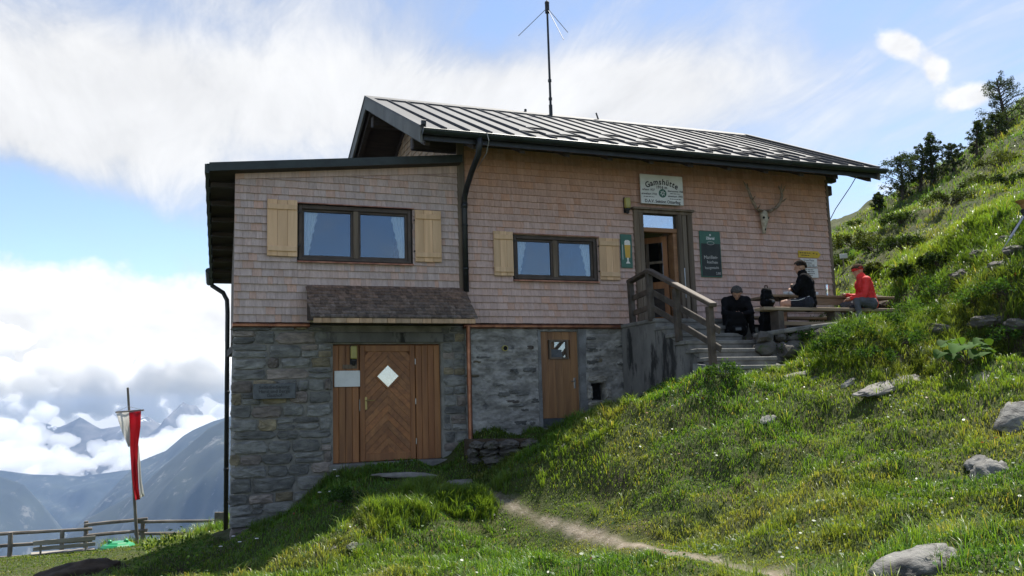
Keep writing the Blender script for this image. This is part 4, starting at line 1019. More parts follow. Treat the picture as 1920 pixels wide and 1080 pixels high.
def gmix(f, a, b):
    x = N.new('ShaderNodeMix'); x.data_type = 'RGBA'; L.new(f, x.inputs['Factor'])
    for k, v in (('A', a), ('B', b)):
        if isinstance(v, tuple): x.inputs[k].default_value = (*v, 1)
        else: L.new(v, x.inputs[k])
    return x.outputs['Result']
turf = gmix(gmr(gnoise(1.3), .35, .65), (.040,.056,.013), (.062,.066,.020))
turf = gmix(gmr(gnoise(7.), .45, .7), turf, (.028,.038,.010))
turf = gmix(gmr(gnoise(.8), .60, .72), turf, (.085,.07,.032))
dirt_ = gmix(gmr(gnoise(5.), .3, .7), (.15,.12,.085), (.25,.21,.16)); dirt_ = gmix(gmr(gnoise(40.), .5, .7), dirt_, (.34,.31,.26))
at_ = N.new('ShaderNodeAttribute'); at_.attribute_name = 'soil'
sepn = N.new('ShaderNodeSeparateXYZ'); L.new(geo.outputs['Normal'], sepn.inputs[0])
steep = gmr(sepn.outputs[2], .72, .50)
c_ = gmix(at_.outputs['Fac'], turf, dirt_); c_ = gmix(steep, c_, (.055,.042,.028))
L.new(c_, P_.inputs['Base Color']); P_.inputs['Roughness'].default_value = .95; P_.inputs['Specular IOR Level'].default_value = .2
b_ = N.new('ShaderNodeBump'); b_.inputs['Strength'].default_value = .7; b_.inputs['Distance'].default_value = .03; L.new(gnoise(22.), b_.inputs['Height']); L.new(b_.outputs[0], P_.inputs['Normal'])
ground = ground_sheet(); ground.data.materials.append(m); tag(ground, kind='structure')

# ------------------------------------------------------------------ grass
def leaf_material(name, rough, spec, transl):
    m = bpy.data.materials.new(name); m.use_nodes = True; N = m.node_tree.nodes; L = m.node_tree.links; p = N['Principled BSDF']
    a = N.new('ShaderNodeAttribute'); a.attribute_name = 'tint'; L.new(a.outputs['Color'], p.inputs['Base Color'])
    p.inputs['Roughness'].default_value = rough; p.inputs['Specular IOR Level'].default_value = spec
    g = N.new('ShaderNodeNewGeometry'); n = N.new('ShaderNodeTexNoise'); n.inputs['Scale'].default_value = 40; L.new(g.outputs['Position'], n.inputs['Vector'])
    t = N.new('ShaderNodeBsdfTranslucent'); mx = N.new('ShaderNodeMix'); mx.data_type = 'RGBA'; mx.blend_type = 'MULTIPLY'; mx.inputs['Factor'].default_value = 1
    L.new(a.outputs['Color'], mx.inputs['A']); mx.inputs['B'].default_value = (1.5, 1.35, .55, 1); L.new(mx.outputs['Result'], t.inputs['Color'])
    x = N.new('ShaderNodeMixShader'); x.inputs[0].default_value = transl; L.new(p.outputs[0], x.inputs[1]); L.new(t.outputs[0], x.inputs[2]); L.new(x.outputs[0], N['Material Output'].inputs['Surface'])
    MATS[name] = m; return m
leaf_material('grass', .38, .32, .45); leaf_material('leaf', .42, .34, .38); leaf_material('bush', .75, .08, .38)
def soup(name, V, F, C, m, smooth=False):          # big mesh straight from arrays; F has 3 or 4 columns; C per-vertex colour
    me = bpy.data.meshes.new(name); me.vertices.add(len(V)); me.vertices.foreach_set('co', np.ascontiguousarray(V, dtype=np.float32).ravel())
    k = F.shape[1]; me.loops.add(F.size); me.loops.foreach_set('vertex_index', F.ravel().astype(np.int32)); me.polygons.add(len(F))
    me.polygons.foreach_set('loop_start', np.arange(0, F.size, k, dtype=np.int32)); me.update(calc_edges=True)
    a = me.attributes.new('tint', 'FLOAT_COLOR', 'POINT'); a.data.foreach_set('color', np.c_[C, np.ones(len(C))].astype(np.float32).ravel())
    if smooth: me.polygons.foreach_set('use_smooth', np.ones(len(F), bool))
    me.materials.append(MATS[m]); o = bpy.data.objects.new(name, me); COL.objects.link(o); return o
def blades(P, H, W, lean, C, az=None):
    """P base points, H heights, W widths, lean outward bend, C colour: 5 vertices per blade as 3 triangles"""
    n = len(P); az = rng.uniform(0, 2*np.pi, n) if az is None else az
    d = np.stack([np.cos(az), np.sin(az), np.zeros(n)], 1); s = np.stack([-np.sin(az), np.cos(az), np.zeros(n)], 1)*W[:,None]*.5
    up = np.array([0,0,1.])
    mid = P + up*(H*.55)[:,None] + d*(H*lean*.30)[:,None]; tip = P + up*(H*np.clip(1-.35*lean, .2, 1))[:,None] + d*(H*lean)[:,None]
    V = np.stack([P-s-up*.02, P+s-up*.02, mid+s*.8, mid-s*.8, tip], 1).reshape(-1, 3)
    b = np.arange(n)[:,None]*5; F = (b[:,:,None]+np.array([[0,1,2],[0,2,3],[3,2,4]])[None]).reshape(-1, 3)
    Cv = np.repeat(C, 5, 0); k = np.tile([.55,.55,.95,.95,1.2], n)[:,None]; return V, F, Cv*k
def grass_cover(x, y):
    """0..1 chance of grass"""
    dp = dist_path(x, y); c = np.clip((dp-.05-.09*_vn(x, y, 2.2, 5))/.12, .0, 1)
    c[(x > .8) & (x < 13.5) & (y > -.02) & (y < 7)] = 0
    c[(x > 8.0) & (x < 9.65) & (y > -3.42)] = 0
    tr = (x > 9.4) & (x < 12.9) & (y > -2.55) & (y < .2); c[tr] *= .05
    c[(x > 2.45) & (x < 4.7) & (y > -.35)] *= .0
    return c
def grass_colour(x, y, n):
    g = _vn(x, y, .55, 21)+.5; g2 = _vn(x, y, 1.7, 22)+.5; dry = np.clip((_vn(x, y, .8, 23)+_vn(x, y, 3., 24)*.5-.08)*3, 0, 1); r = rng.random(n)
    lush = np.array([.066,.160,.020]); yel = np.array([.135,.195,.030]); straw = np.array([.27,.22,.08]); deep = np.array([.036,.095,.016])
    c = lush[None]*(1-g[:,None]) + yel[None]*g[:,None]; c = c*(1-.5*g2[:,None]) + .5*g2[:,None]*deep[None]*.5 + .25*g2[:,None]*c
    f = np.clip(dry*.32 + (r > .93)*.55, 0, .8)[:,None]; c = c*(1-f)+straw[None]*f
    return c*rng.uniform(.75,1.3,(n,1))*1.3
def scatter(n, r0, r1, a0=-20, a1=64):
    a = rng.uniform(rad(a0), rad(a1), n); q_ = .55; r = (rng.random(n)*(r1**q_-r0**q_)+r0**q_)**(1/q_); x = CAMPOS.x+r*np.sin(a); y = CAMPOS.y+r*np.cos(a); return x, y, r
def meadow():
    VV, FF, CC = [], [], []; off = 0
    def add(v, f, c):
        nonlocal off; VV.append(v); FF.append(f+off); CC.append(c); off += len(v)
    # fine sward
    for n, r0, r1, a0, a1 in ((540000, 3.2, 22, -20, 64), (85000, 17, 48, 20, 62), (45000, 17, 35, -18, 6)):
        x, y, r = scatter(n, r0, r1, a0, a1); k = rng.random(n) < grass_cover(x, y); 
        if r1 > 40: k &= (x > 12.8)
        x, y, r = x[k], y[k], r[k]; n = len(x); z = tz(x, y)
        patch = np.clip(_vn(x, y, .9, 31)+.5, 0, 1)*.7 + np.clip(_vn(x, y, 2.8, 32)+.5, 0, 1)*.5
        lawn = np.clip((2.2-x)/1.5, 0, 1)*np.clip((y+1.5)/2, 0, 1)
        H = (.034+.070*patch**2.4)*rng.uniform(.6,1.4,n)*(1-.55*lawn)*(1+np.maximum(0, r-13)*.05); dp = dist_path(x, y); H *= np.clip(.25+dp/1.2, 0, 1)
        W = rng.uniform(.005,.011,n)*(1+np.maximum(0, r-8)*.09)
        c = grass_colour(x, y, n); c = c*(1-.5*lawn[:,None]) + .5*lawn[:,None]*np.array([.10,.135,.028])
        add(*blades(np.stack([x,y,z],1), H, W, rng.uniform(.2,1.1,n), c))
    # tussocks of longer grass
    def tussock(cx, cy, nb, hh, sp, col=None, bend=(.3,1.1)):
        nc = len(cx); x = np.repeat(cx, nb); y = np.repeat(cy, nb); n = len(x); az = rng.uniform(0, 2*np.pi, n); rr = np.repeat(sp, nb)*np.sqrt(rng.random(n))
        x = x+rr*np.cos(az); y = y+rr*np.sin(az); z = tz(x, y); H = np.repeat(hh, nb)*rng.uniform(.55,1.15,n); r = np.hypot(x-CAMPOS.x, y-CAMPOS.y)
        W = rng.uniform(.004,.008,n)*(1+np.maximum(0, r-8)*.08); k = grass_cover(x, y) > .3
        c = grass_colour(x, y, n)*1.05
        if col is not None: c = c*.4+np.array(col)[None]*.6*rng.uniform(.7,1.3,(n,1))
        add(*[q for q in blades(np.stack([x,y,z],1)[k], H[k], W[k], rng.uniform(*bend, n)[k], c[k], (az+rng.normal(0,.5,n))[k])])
    x, y, r = scatter(9000, 4, 20); f = _vn(x, y, .8, 61)+_vn(x, y, 2.2, 62)*.8; k = (f > .02) & (dist_path(x, y) > .35); x, y = x[k], y[k]; n = len(x)
    tussock(x, y, 15, rng.uniform(.06,.17,n)*(1+f[k]), rng.uniform(.02,.08,n))
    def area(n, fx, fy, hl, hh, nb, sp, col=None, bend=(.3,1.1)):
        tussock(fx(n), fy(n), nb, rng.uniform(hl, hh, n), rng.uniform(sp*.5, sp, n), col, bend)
    U = lambda a, b: (lambda n: rng.uniform(a, b, n)); G = lambda a, s: (lambda n: rng.normal(a, s, n))
    HM = [hit(px, py) for px, py in ((720,955),(760,935),(800,925),(840,930),(880,935),(780,960),(840,960),(920,930),(740,985),(900,955),(700,965))]      # hummock in front of the door
    for h_ in HM: area(26, G(h_.x,.14), G(h_.y,.14), .14, .30, 34, .07, (.13,.20,.035), (.2,.8))
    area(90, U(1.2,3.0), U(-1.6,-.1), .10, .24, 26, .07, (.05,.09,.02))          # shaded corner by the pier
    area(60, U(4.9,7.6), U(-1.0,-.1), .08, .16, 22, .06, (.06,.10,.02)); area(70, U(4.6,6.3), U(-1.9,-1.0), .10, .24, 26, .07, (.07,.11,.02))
    area(140, U(4.9,8.0), U(-3.4,-1.8), .08, .20, 24, .07)
    area(360, U(9.4,12.6), U(-5.6,-2.9), .12, .30, 34, .09, (.065,.125,.02))                     # bank beside the terrace
    area(200, U(11.8,14.2), U(-6,-2.5), .12, .34, 34, .10, (.06,.115,.02))
    area(200, U(13.2,16), U(-5,2), .12, .36, 30, .12)
    area(30, U(8.2,9.6), U(-3.9,-3.5), .1, .24, 26, .06)
    area(40, U(-.6,.9), U(7,17), .12, .30, 24, .10); area(60, U(-2.0,2.2), U(15,18), .15, .5, 30, .15)
    area(420, U(14,34), U(-6,22), .15, .40, 26, .22)
    o = soup('grass', np.concatenate(VV), np.concatenate(FF), np.concatenate(CC), 'grass')
    tag(o, 'short and tufted alpine grass covering the slope around the hut', 'grass', kind='stuff'); return o
meadow()
def weeds(n=42000):      # clover, lady's mantle and other flat leaves between the blades
    x, y, r = scatter(n, 3.6, 22); f = np.clip(_vn(x, y, 1.3, 41)+_vn(x, y, 4, 42)*.6-.02, 0, 1)*3; k = (rng.random(n) < grass_cover(x, y)*f) & ~((x < 2) & (y > 0)); x, y, r = x[k], y[k], r[k]; n = len(x)
    z = tz(x, y)+rng.uniform(.02,.09,n); s = rng.uniform(.008,.019,n)*(1+np.maximum(0, r-9)*.05); az = rng.uniform(0, 6.28, n); tl = rng.normal(0, .4, (n,2))
    u = np.stack([np.cos(az), np.sin(az), tl[:,0]], 1)*s[:,None]; v = np.stack([-np.sin(az), np.cos(az), tl[:,1]], 1)*s[:,None]*.8; P = np.stack([x,y,z],1)
    V = np.stack([P-u, P-.3*u+v, P+.6*u+.75*v, P+1.1*u, P+.6*u-.75*v, P-.3*u-v], 1).reshape(-1,3); b = np.arange(n)[:,None]*6
    F = (b[:,:,None]+np.array([[0,1,5],[1,2,5],[2,4,5],[2,3,4]])[None]).reshape(-1,3); c = np.array([.040,.090,.022])[None]*rng.uniform(.6,1.5,(n,1))
    red = rng.random(n) < .03; c[red] = np.array([.20,.06,.03]); tag(soup('ground_leaves', V, F, np.repeat(c, 6, 0), 'leaf'), 'small broad leaves of clover and herbs among the grass', 'herbs', kind='stuff')
weeds()
# ================================================================== rocks and dry walls
mat('rock', (.20,.195,.18), (.075,.072,.068), .95, 6, (1,1,1.8), bump=1.0, bscale=22, sharp=(.35,.6), dirt=((.30,.30,.25), 11, .58, .68))
mat('dark_rock', (.13,.12,.105), (.055,.05,.044), .95, 4, (1,1,1.8), bump=.9, bscale=16, dirt=((.05,.075,.025), 3, .55, .7))
mat('flagstone', (.235,.22,.20), (.12,.115,.105), .9, 5, bump=.5, bscale=24, dirt=((.12,.12,.08), 3, .60, .75))
mat('earth', (.075,.052,.034), (.038,.026,.018), .98, 7, bump=1.0, bscale=18)
from mathutils import noise as mnoise
def rock_mesh(c, sx, sy, sz, seed, rot=0., sub=4, rough=.35, flat=1.0):
    bm = bmesh.new(); bmesh.ops.create_icosphere(bm, subdivisions=sub, radius=1.0); mb = MB(); cr, sr = math.cos(rot), math.sin(rot)
    for v in bm.verts:
        p = v.co.copy(); q = p*1.4+Vector((seed*7.3, seed*1.7, seed*3.1))
        d = 1 + rough*(mnoise.noise(q)*.8 - abs(mnoise.noise(q*1.7+Vector((4,9,2))))*.5 + abs(mnoise.noise(q*2.3))*.6 + mnoise.noise(q*5)*.25 + abs(mnoise.noise(q*9))*.16)
        p *= d
        if p.z > 0: p.z = p.z**flat if p.z < 1 else p.z
        x, y, z = p.x*sx, p.y*sy, p.z*sz + .12*sz*mnoise.noise(Vector((p.x*3, p.y*3, seed)))
        mb.v.append((c[0]+x*cr-y*sr, c[1]+x*sr+y*cr, c[2]+z))
    bm.verts.index_update()
    for f in bm.faces: mb.face(tuple(v.index for v in f.verts))
    bm.free(); return mb
def rock(px, py, sx, sy, sz, seed, label, rot=0., m='rock', sink=.3, near=4., rough=.35, name='rock', flat=1.):
    if m == 'flagstone': sz *= .7; sink = .72; sx *= .9; sy *= .62
    p = hit(px, py, near); mb = rock_mesh((0, 0, sz*(1-2*sink)*.5), sx, sy, sz, seed, rot, 4, rough, flat)
    e_ = max(.25, sx*.7); gx = (tz1(p.x+e_, p.y)-tz1(p.x-e_, p.y))/(2*e_); gy = (tz1(p.x, p.y+e_)-tz1(p.x, p.y-e_))/(2*e_)
    Q = Vector((0,0,1)).rotation_difference(Vector((-gx, -gy, 1)).normalized()); mb.v = [tuple(p+Q @ Vector(v)) for v in mb.v]
    return one(mb, name, m, label, 'rock', smooth=True)
rock(1712, 1070, .40, .26, .15, 1, 'large grey boulder half sunk in grass at the lower right edge', .2, 'rock', .62, rough=.3)
rock(1860, 892, .26, .18, .17, 2, 'pointed grey rock among grass on the right slope', .5, 'rock', .6)
rock(1910, 782, .34, .22, .12, 3, 'pale rock slab at the right edge below the bank', .1, 'rock', .7)
rock(1668, 722, .75, .26, .05, 4, 'long flat pale rock slab on the trodden ground right of the steps', .15, 'flagstone', .3)
rock(1835, 716, .55, .25, .07, 5, 'flat stone at the foot of the right bank', .1, 'flagstone', .3)
rock(1395, 699, .48, .10, .05, 6, 'thin pale flagstone nearest the foot of the steps', .22, 'flagstone', .25, rough=.15)
rock(1492, 704, .40, .10, .05, 7, 'narrow flagstone right of the foot of the steps', .20, 'flagstone', .25, rough=.15)
rock(1520, 716, .50, .11, .05, 8, 'curved flagstone in the grass below the steps', .15, 'flagstone', .25, rough=.15)
rock(1590, 722, .20, .10, .05, 9, 'small flat stone between the flagstone and the long slab', .1, 'flagstone', .3)
rock(700, 948, .24, .16, .06, 10, 'flat pale stone in the shaded grass before the wide door', .0, 'flagstone', .2)
rock(888, 958, .15, .09, .06, 11, 'small grey stone in the grass beside the footpath', .3, 'rock', .25)
rock(608, 1034, .18, .09, .03, 12, 'flat stone at the edge of the hut shadow', .1, 'flagstone', .3)
rock(665, 1026, .10, .07, .04, 13, 'small stone at the shadow edge below the pier', .1, 'rock', .3)
rock(760, 893, .55, .12, .06, 14, 'long flat stone in front of the wide door threshold', .03, 'flagstone', .3)
rock(860, 905, .40, .15, .06, 15, 'flat stone where the footpath meets the door forecourt', .1, 'flagstone', .3)
rock(1830, 870, .16, .10, .05, 16, 'small pale stone above the pointed rock on the right slope', .3, 'rock', .3)
rock(1440, 790, .14, .08, .03, 17, 'tiny flat stone in the upper meadow', .3, 'rock', .35)
# earth mound on the left
p = hit(150, 1066)
rock(140, 1090, .7, .4, .26, 31, 'dark earth mound in the shade at the lower left corner', .1, 'earth', .42, rough=.3, name='earth_mound', flat=.8)['category'] = 'mound'
# dry-stone wall holding the ledge in front of the narrow door
dw = thing('dry_stone_wall', (5.5, -1.15, 1.8), 'low mossy dry-stone wall holding the grass ledge right of the wide door', 'wall')
random.seed(12)
A, B = Vector((4.72,-.95,0)), Vector((6.35,-2.0,0)); d_ = (B-A); ln = d_.length; d_.normalize()
mb = MB(); q = [A+Vector((0,.12,0)), B+Vector((0,.12,0))]
mb.prism([(A.x,A.y+.12,1.5),(B.x,B.y+.12,1.5),(B.x,B.y+.12,2.36),(A.x,A.y+.12,2.38)], (0,.25,0)); mb.build('earth_core', 'earth', dw)
zz_ = 1.62
while zz_ < 2.30:
    h = random.uniform(.06,.17); u = -random.random()*.1
    while u < ln:
        w = random.uniform(.16,.42); p = A + d_*(u+w/2)
        mb = rock_mesh((p.x, p.y+random.uniform(-.03,.05), zz_+h/2), w*.52*random.uniform(.7,1.1), .16, h*.55*random.uniform(.7,1.25), random.random()*90, math.atan2(d_.y, d_.x)+random.uniform(-.25,.25), 3, .5); mb.build('stone', 'dark_rock', dw); u += w
    zz_ += h
# stone edge of the terrace and rough bank below it
te = thing('terrace_edge', (10.2, -2.5, 3.5), 'dark boulder edging with a flat stone lip below the terrace benches', 'wall')
random.seed(8)
lip = [Vector(v) for v in ((9.50,-2.42,4.00),(9.9,-2.52,4.06),(10.4,-2.6,4.12),(10.9,-2.68,4.17),(11.35,-2.78,4.20))]
for a, b in zip(lip[:-1], lip[1:]):
    mb = MB(); mb.bar(a-(b-a)*.03, b+(b-a)*.03, .34, .085, .02); mb.build('lip_stone', 'flagstone', te)
for k in range(26):
    t = random.random(); i = min(3, int(t*4)); p = lip[i].lerp(lip[i+1], t*4-i); zz_ = random.uniform(3.35, 3.98)
    r = random.uniform(.12,.26); mb = rock_mesh((p.x+random.uniform(-.05,.05), p.y-.05-random.uniform(0,.16)*(4.1-zz_)*2, zz_), r*1.2, r*.8, r*.62, random.random()*90, random.random(), 2, .4); mb.build('boulder', 'dark_rock', te)
# stones of the upper bank at the right edge
for k, (px, py, s) in enumerate(((1838,480,.30),(1905,472,.34),(1870,500,.26),(1800,520,.3),(1885,452,.22),(1850,610,.34),(1760,620,.3),(1905,615,.3))):
    p = hit(px, py); mb = rock_mesh((p.x, p.y, p.z), s*.7, s*.5, s*.32, 40+k, .4*k, 3, .45)
    one(mb, 'bank_rock', 'dark_rock', ['grey rock topmost in the bank under the tripod', 'dark rock at the right edge under the tripod', 'rock half overgrown in the middle of the upper bank', 'leftmost rock of the upper bank', 'small rock between the tripod legs', 'rock in the grass bank above the large leaves', 'rock left of the large-leaved plant', 'rock at the right edge of the grass bank'][k], 'rock')
# cut earth bank behind the bench
p = Vector((13.35,-1.25,4.45)); mb = rock_mesh((p.x, p.y, p.z), .35, .75, .42, 77, .2, 3, .35); one(mb, 'earth_bank', 'earth', 'bare brown earth cut at the end of the terrace behind the red jacket', 'bank')

# ================================================================== shrubs, trees, plants
mat('bark', (.09,.07,.052), (.045,.035,.027), .9, 14, bump=.6)
def leaf_cloud(centres, radii, per, size, col, jitter=.35):
    """leaf quads gathered in clumps"""
    V, F, C = [], [], []; off = 0
    n = len(centres)*per; c = np.repeat(np.array(centres), per, 0); r = np.repeat(np.array(radii), per)
    g = rng.normal(0, 1, (n,3)); g /= np.linalg.norm(g, axis=1)[:,None]; P = c + g*(r*rng.random(n)**.45)[:,None]
    u = rng.normal(0, 1, (n,3)); u /= np.linalg.norm(u, axis=1)[:,None]; w = np.cross(u, rng.normal(0, 1, (n,3))); w /= np.linalg.norm(w, axis=1)[:,None]
    s = size*rng.uniform(.6,1.4,n); u *= s[:,None]; w *= (s*.5)[:,None]
    V = np.stack([P-u, P+w, P+u, P-w], 1).reshape(-1,3); F = np.arange(n*4).reshape(-1,4)
    k = np.repeat(rng.uniform(1-jitter, 1+jitter, len(centres)), per)*rng.uniform(.75,1.25,n); C = np.repeat(np.array(col)[None]*k[:,None], 4, 0)
    return V, F, C
def cloud_mesh(name, V, F, C, parent, loc):
    o = soup(name, V-np.array(loc)[None], F, C, 'bush'); o.parent = parent; return o
def tree(base, h, spread, label, seed, col=(.042,.066,.026), group='small trees on the ridge', conic=.2, nl=40, per=110, leaf=.032, bare=.04):
    random.seed(seed); base = Vector(base); t = thing('hillside_tree', base, label, 'tree', group); mb = MB(); cs, rs = [], []
    top = base+Vector((random.uniform(-.1,.1)*h, random.uniform(-.1,.1)*h, h*.92)); pts = [base-Vector((0,0,.2)), base.lerp(top,.4)+Vector((random.uniform(-.06,.06)*h,0,0)), top]
    mb.tube(pts, [.035*h,.025*h,.006*h], 7)
    for k in range(nl):
        f = bare+(1-bare)*(k+.5)/nl; a = base.lerp(top, f*.95); an = k*2.4+random.random(); L_ = spread*(1-conic*f)*random.uniform(.35,1.05)*(1-.55*max(0, f-.7)/.3)
        e = a+Vector((math.cos(an)*L_, math.sin(an)*L_, L_*random.uniform(.05,.6))); mb.tube([a, a.lerp(e,.5)+Vector((0,0,.03*h)), e], [.011*h,.007*h,.003*h], 5)
        for q in (.55,.8,1.0): cs.append(tuple(a.lerp(e, q)+Vector((random.uniform(-.05,.05)*h,)*3))); rs.append(spread*random.uniform(.08,.19))
    mb.build('trunk', 'bark', t); cloud_mesh('crown', *leaf_cloud(cs, rs, per, leaf, col), t, base)
    return t
def ridge_pt(px, py, near=18):
    return hit(px, py, near)
lab = ['broad dark bushy tree standing left on the ridge', 'tallest slim tree of the ridge clump', 'rounded tree between the slim and the broad ridge trees', 'small sparse sapling right of the ridge clump', 'ragged conifer leaning on the upper ridge', 'dense dark tree at the upper right corner', 'low bush under the upper right tree', 'thin bare-topped sapling halfway up the ridge']
for k, (px, py, h, sp) in enumerate(((1692,374,1.9,.95),(1754,344,2.2,.7),(1724,362,2.0,.85),(1790,322,1.2,.5),(1830,292,1.5,.55),(1893,240,2.6,1.2),(1868,262,1.1,.8),(1650,398,.8,.35))):
    b = ridge_pt(px, py); tree(b, h, sp, lab[k], 50+k, per=32 if k in (3,4,7) else 48, conic=.5 if k in (1,4) else .2)
# heath shrubs on the slope
def shrub(px, py, w, h, k, lb):
    b = ridge_pt(px, py, 14 if px > 1560 else 5); t = thing('heath_shrub', b, lb, 'shrub', 'heath shrubs on the hillside')
    r_ = random.Random(k); cs, rs = [], []; mb = MB()
    for i in range(22):
        a = r_.uniform(0, 6.28); q = math.sqrt(r_.random()); e = b+Vector((math.cos(a)*q*w, math.sin(a)*q*w*.8, h*(1-.5*q*q)*r_.uniform(.45,1)))
        cs.append(tuple(e)); rs.append(.30*w*r_.uniform(.5,1)); 
        if i % 2 == 0: mb.tube([b-Vector((0,0,.1)), b.lerp(e,.6)+Vector((0,0,.05)), e], [.02,.012,.005], 5)
    mb.build('stem', 'bark', t); cloud_mesh('foliage', *leaf_cloud(cs, rs, 70, .035 if w < .8 else .05, r_.choice(((.030,.055,.014),(.042,.070,.016),(.034,.052,.014),(.055,.075,.018))), .4), t, b)
SHR = [(1600,462,1.0,.5,'heath shrub nearest the hut corner at the foot of the hillside'),(1645,472,1.0,.5,'heath shrub behind the white trail board'),(1700,470,.8,.45,'heath shrub in the hollow above the earth cut'),(1578,500,.7,.4,'low shrub touching the right wall of the hut'),
 (1780,382,1.0,.45,'heath shrub right below the ridge clump of trees'),(1835,350,.9,.4,'heath shrub midway up the steep slope'),(1875,310,1.0,.5,'heath shrub under the upper right tree'),(1690,420,.9,.4,'heath shrub below the broad ridge tree'),(1760,500,.5,.35,'small dark shrub left of the bank rocks'),(1700,522,.5,.4,'small shrub over the earth cut'),(1640,518,.5,.4,'small shrub above the red jacket'),(1900,345,.8,.4,'heath shrub at the right edge above the tripod'),(1610,425,.6,.3,'low shrub on the skyline beside the hut')]
for k, (px, py, w, h, lb) in enumerate(SHR): shrub(px, py, w*.75, h*.7, k, lb)
# herbs by the steps and the bank: bushy weeds
def herb(px, py, w, h, k, label, near=5., col=(.050,.105,.022)):
    b = hit(px, py, near); t = thing('leafy_herb', b, label, 'plant'); r_ = random.Random(k+300); cs, rs = [], []; mb = MB()
    for i in range(16):
        a = r_.uniform(0, 6.28); q = math.sqrt(r_.random()); e = b+Vector((math.cos(a)*q*w, math.sin(a)*q*w, h*(1-.5*q)*r_.uniform(.4,1))); cs.append(tuple(e)); rs.append(w*.3)
        mb.tube([b, e], [.006,.002], 4)
    mb.build('stem', 'bark', t); cloud_mesh('foliage', *leaf_cloud(cs, rs, 40, .024, col, .35), t, b)
herb(1362, 712, .26, .28, 1, 'leafy herb clump at the foot of the stair wall'); herb(1480, 668, .30, .22, 2, 'trailing herb over the bank right of the lowest step'); herb(1500, 640, .3, .25, 3, 'herb clump hanging from the bank under the bench')
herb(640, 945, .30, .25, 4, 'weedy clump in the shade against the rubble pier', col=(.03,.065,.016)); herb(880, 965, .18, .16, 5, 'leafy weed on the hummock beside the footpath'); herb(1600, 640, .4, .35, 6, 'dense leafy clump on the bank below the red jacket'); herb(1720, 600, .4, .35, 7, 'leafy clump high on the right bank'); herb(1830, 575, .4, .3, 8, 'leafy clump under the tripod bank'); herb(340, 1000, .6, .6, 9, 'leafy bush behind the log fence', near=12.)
for k, (px, py, w, h, lb) in enumerate(((1540,610,.32,.26,'leafy clump over the terrace edge below the bench end'),(1580,600,.30,.26,'herb clump at the right foot of the bench'),(1650,615,.36,.30,'broad leafy clump right of the bench'),(1690,650,.36,.30,'leafy clump in the middle of the right bank'),(1640,680,.30,.24,'low herb at the foot of the right bank'),(1770,560,.40,.34,'tall leafy clump under the upper bank rocks'),(1890,560,.40,.34,'leafy clump at the right edge under the tripod'),(1740,545,.4,.3,'leafy clump beside the earth cut'),(1870,650,.35,.3,'leafy clump right of the large-leaved plant'),(1560,660,.3,.25,'leafy clump between the steps and the right bank'))): herb(px, py, w, h, 20+k, lb, col=(.045,.10,.02))
# butterbur with large leaves
b = hit(1815, 690, 6); t = thing('butterbur_plant', b, 'plant with large round pale green leaves at the foot of the right bank', 'plant'); random.seed(77)
leaf_c = (.060,.125,.026)
for k in range(15):
    a = random.uniform(0, 6.28); r = random.uniform(.10,.50); ht = random.uniform(.12,.38); c = b+Vector((math.cos(a)*r*1.2, math.sin(a)*r*.6, ht)); s = random.uniform(.09,.16)
    nrm_ = Vector((random.uniform(-.5,.5), random.uniform(-.7,.1), 1)).normalized(); u = nrm_.orthogonal().normalized(); w = nrm_.cross(u); mb = MB()
    kk = random.uniform(.7,1.3); mb.cur = tuple(v*kk for v in leaf_c); ring = [c+nrm_*(-.02)]
    mb.v.append(tuple(c)); n = 12
    for i in range(n):
        th = 2*math.pi*i/n; rr = s*(1 - .55*max(0, math.cos(th))**8)*(1+.06*math.sin(i*4.1)); mb.v.append(tuple(c+u*math.cos(th)*rr+w*math.sin(th)*rr+nrm_*(.035*math.sin(2*th)-.02)))
    for i in range(n): mb.face((0, 1+i, 1+(i+1) % n))
    o = mb.build('leaf', 'bush', t, smooth=True)
    mb = MB(); mb.tube([b, b.lerp(c,.5)+Vector((0,0,.04)), c], .006, 5); mb.build('stalk', 'bark', t)
# white flowers in the shade by the pier
mat('petal', (.75,.73,.72), (.6,.58,.6), .7, 20)
random.seed(9)
FLW = ['largest white flower head against the rubble pier','upper white flower in the weeds beside the pier','white flower just under the upper pier flower','white flower right of the largest pier flower','white flower at the foot of the pier corner','single white flower below the middle of the pier','white flower close to the pier corner foot','lowest white flower near the lawn shadow']
for k, (px, py) in enumerate(((598,942),(626,902),(632,910),(618,944),(436,1032),(480,1024),(448,1036),(412,1052))):
    b = hit(px, py); t = thing('white_flower', b, FLW[k], 'flower', 'white flowers by the pier'); hh = random.uniform(.08,.2)
    mb = MB(); mb.tube([b, b+Vector((.01,0,hh))], .003, 4); mb.build('stalk', 'bark', t)
    mb = MB()
    for i in range(5): a = i*1.257; mb.ball((b.x+.01+.016*math.cos(a), b.y+.016*math.sin(a), b.z+hh), .013, 6, 4, (1,1,.5))
    mb.build('petals', 'petal', t)

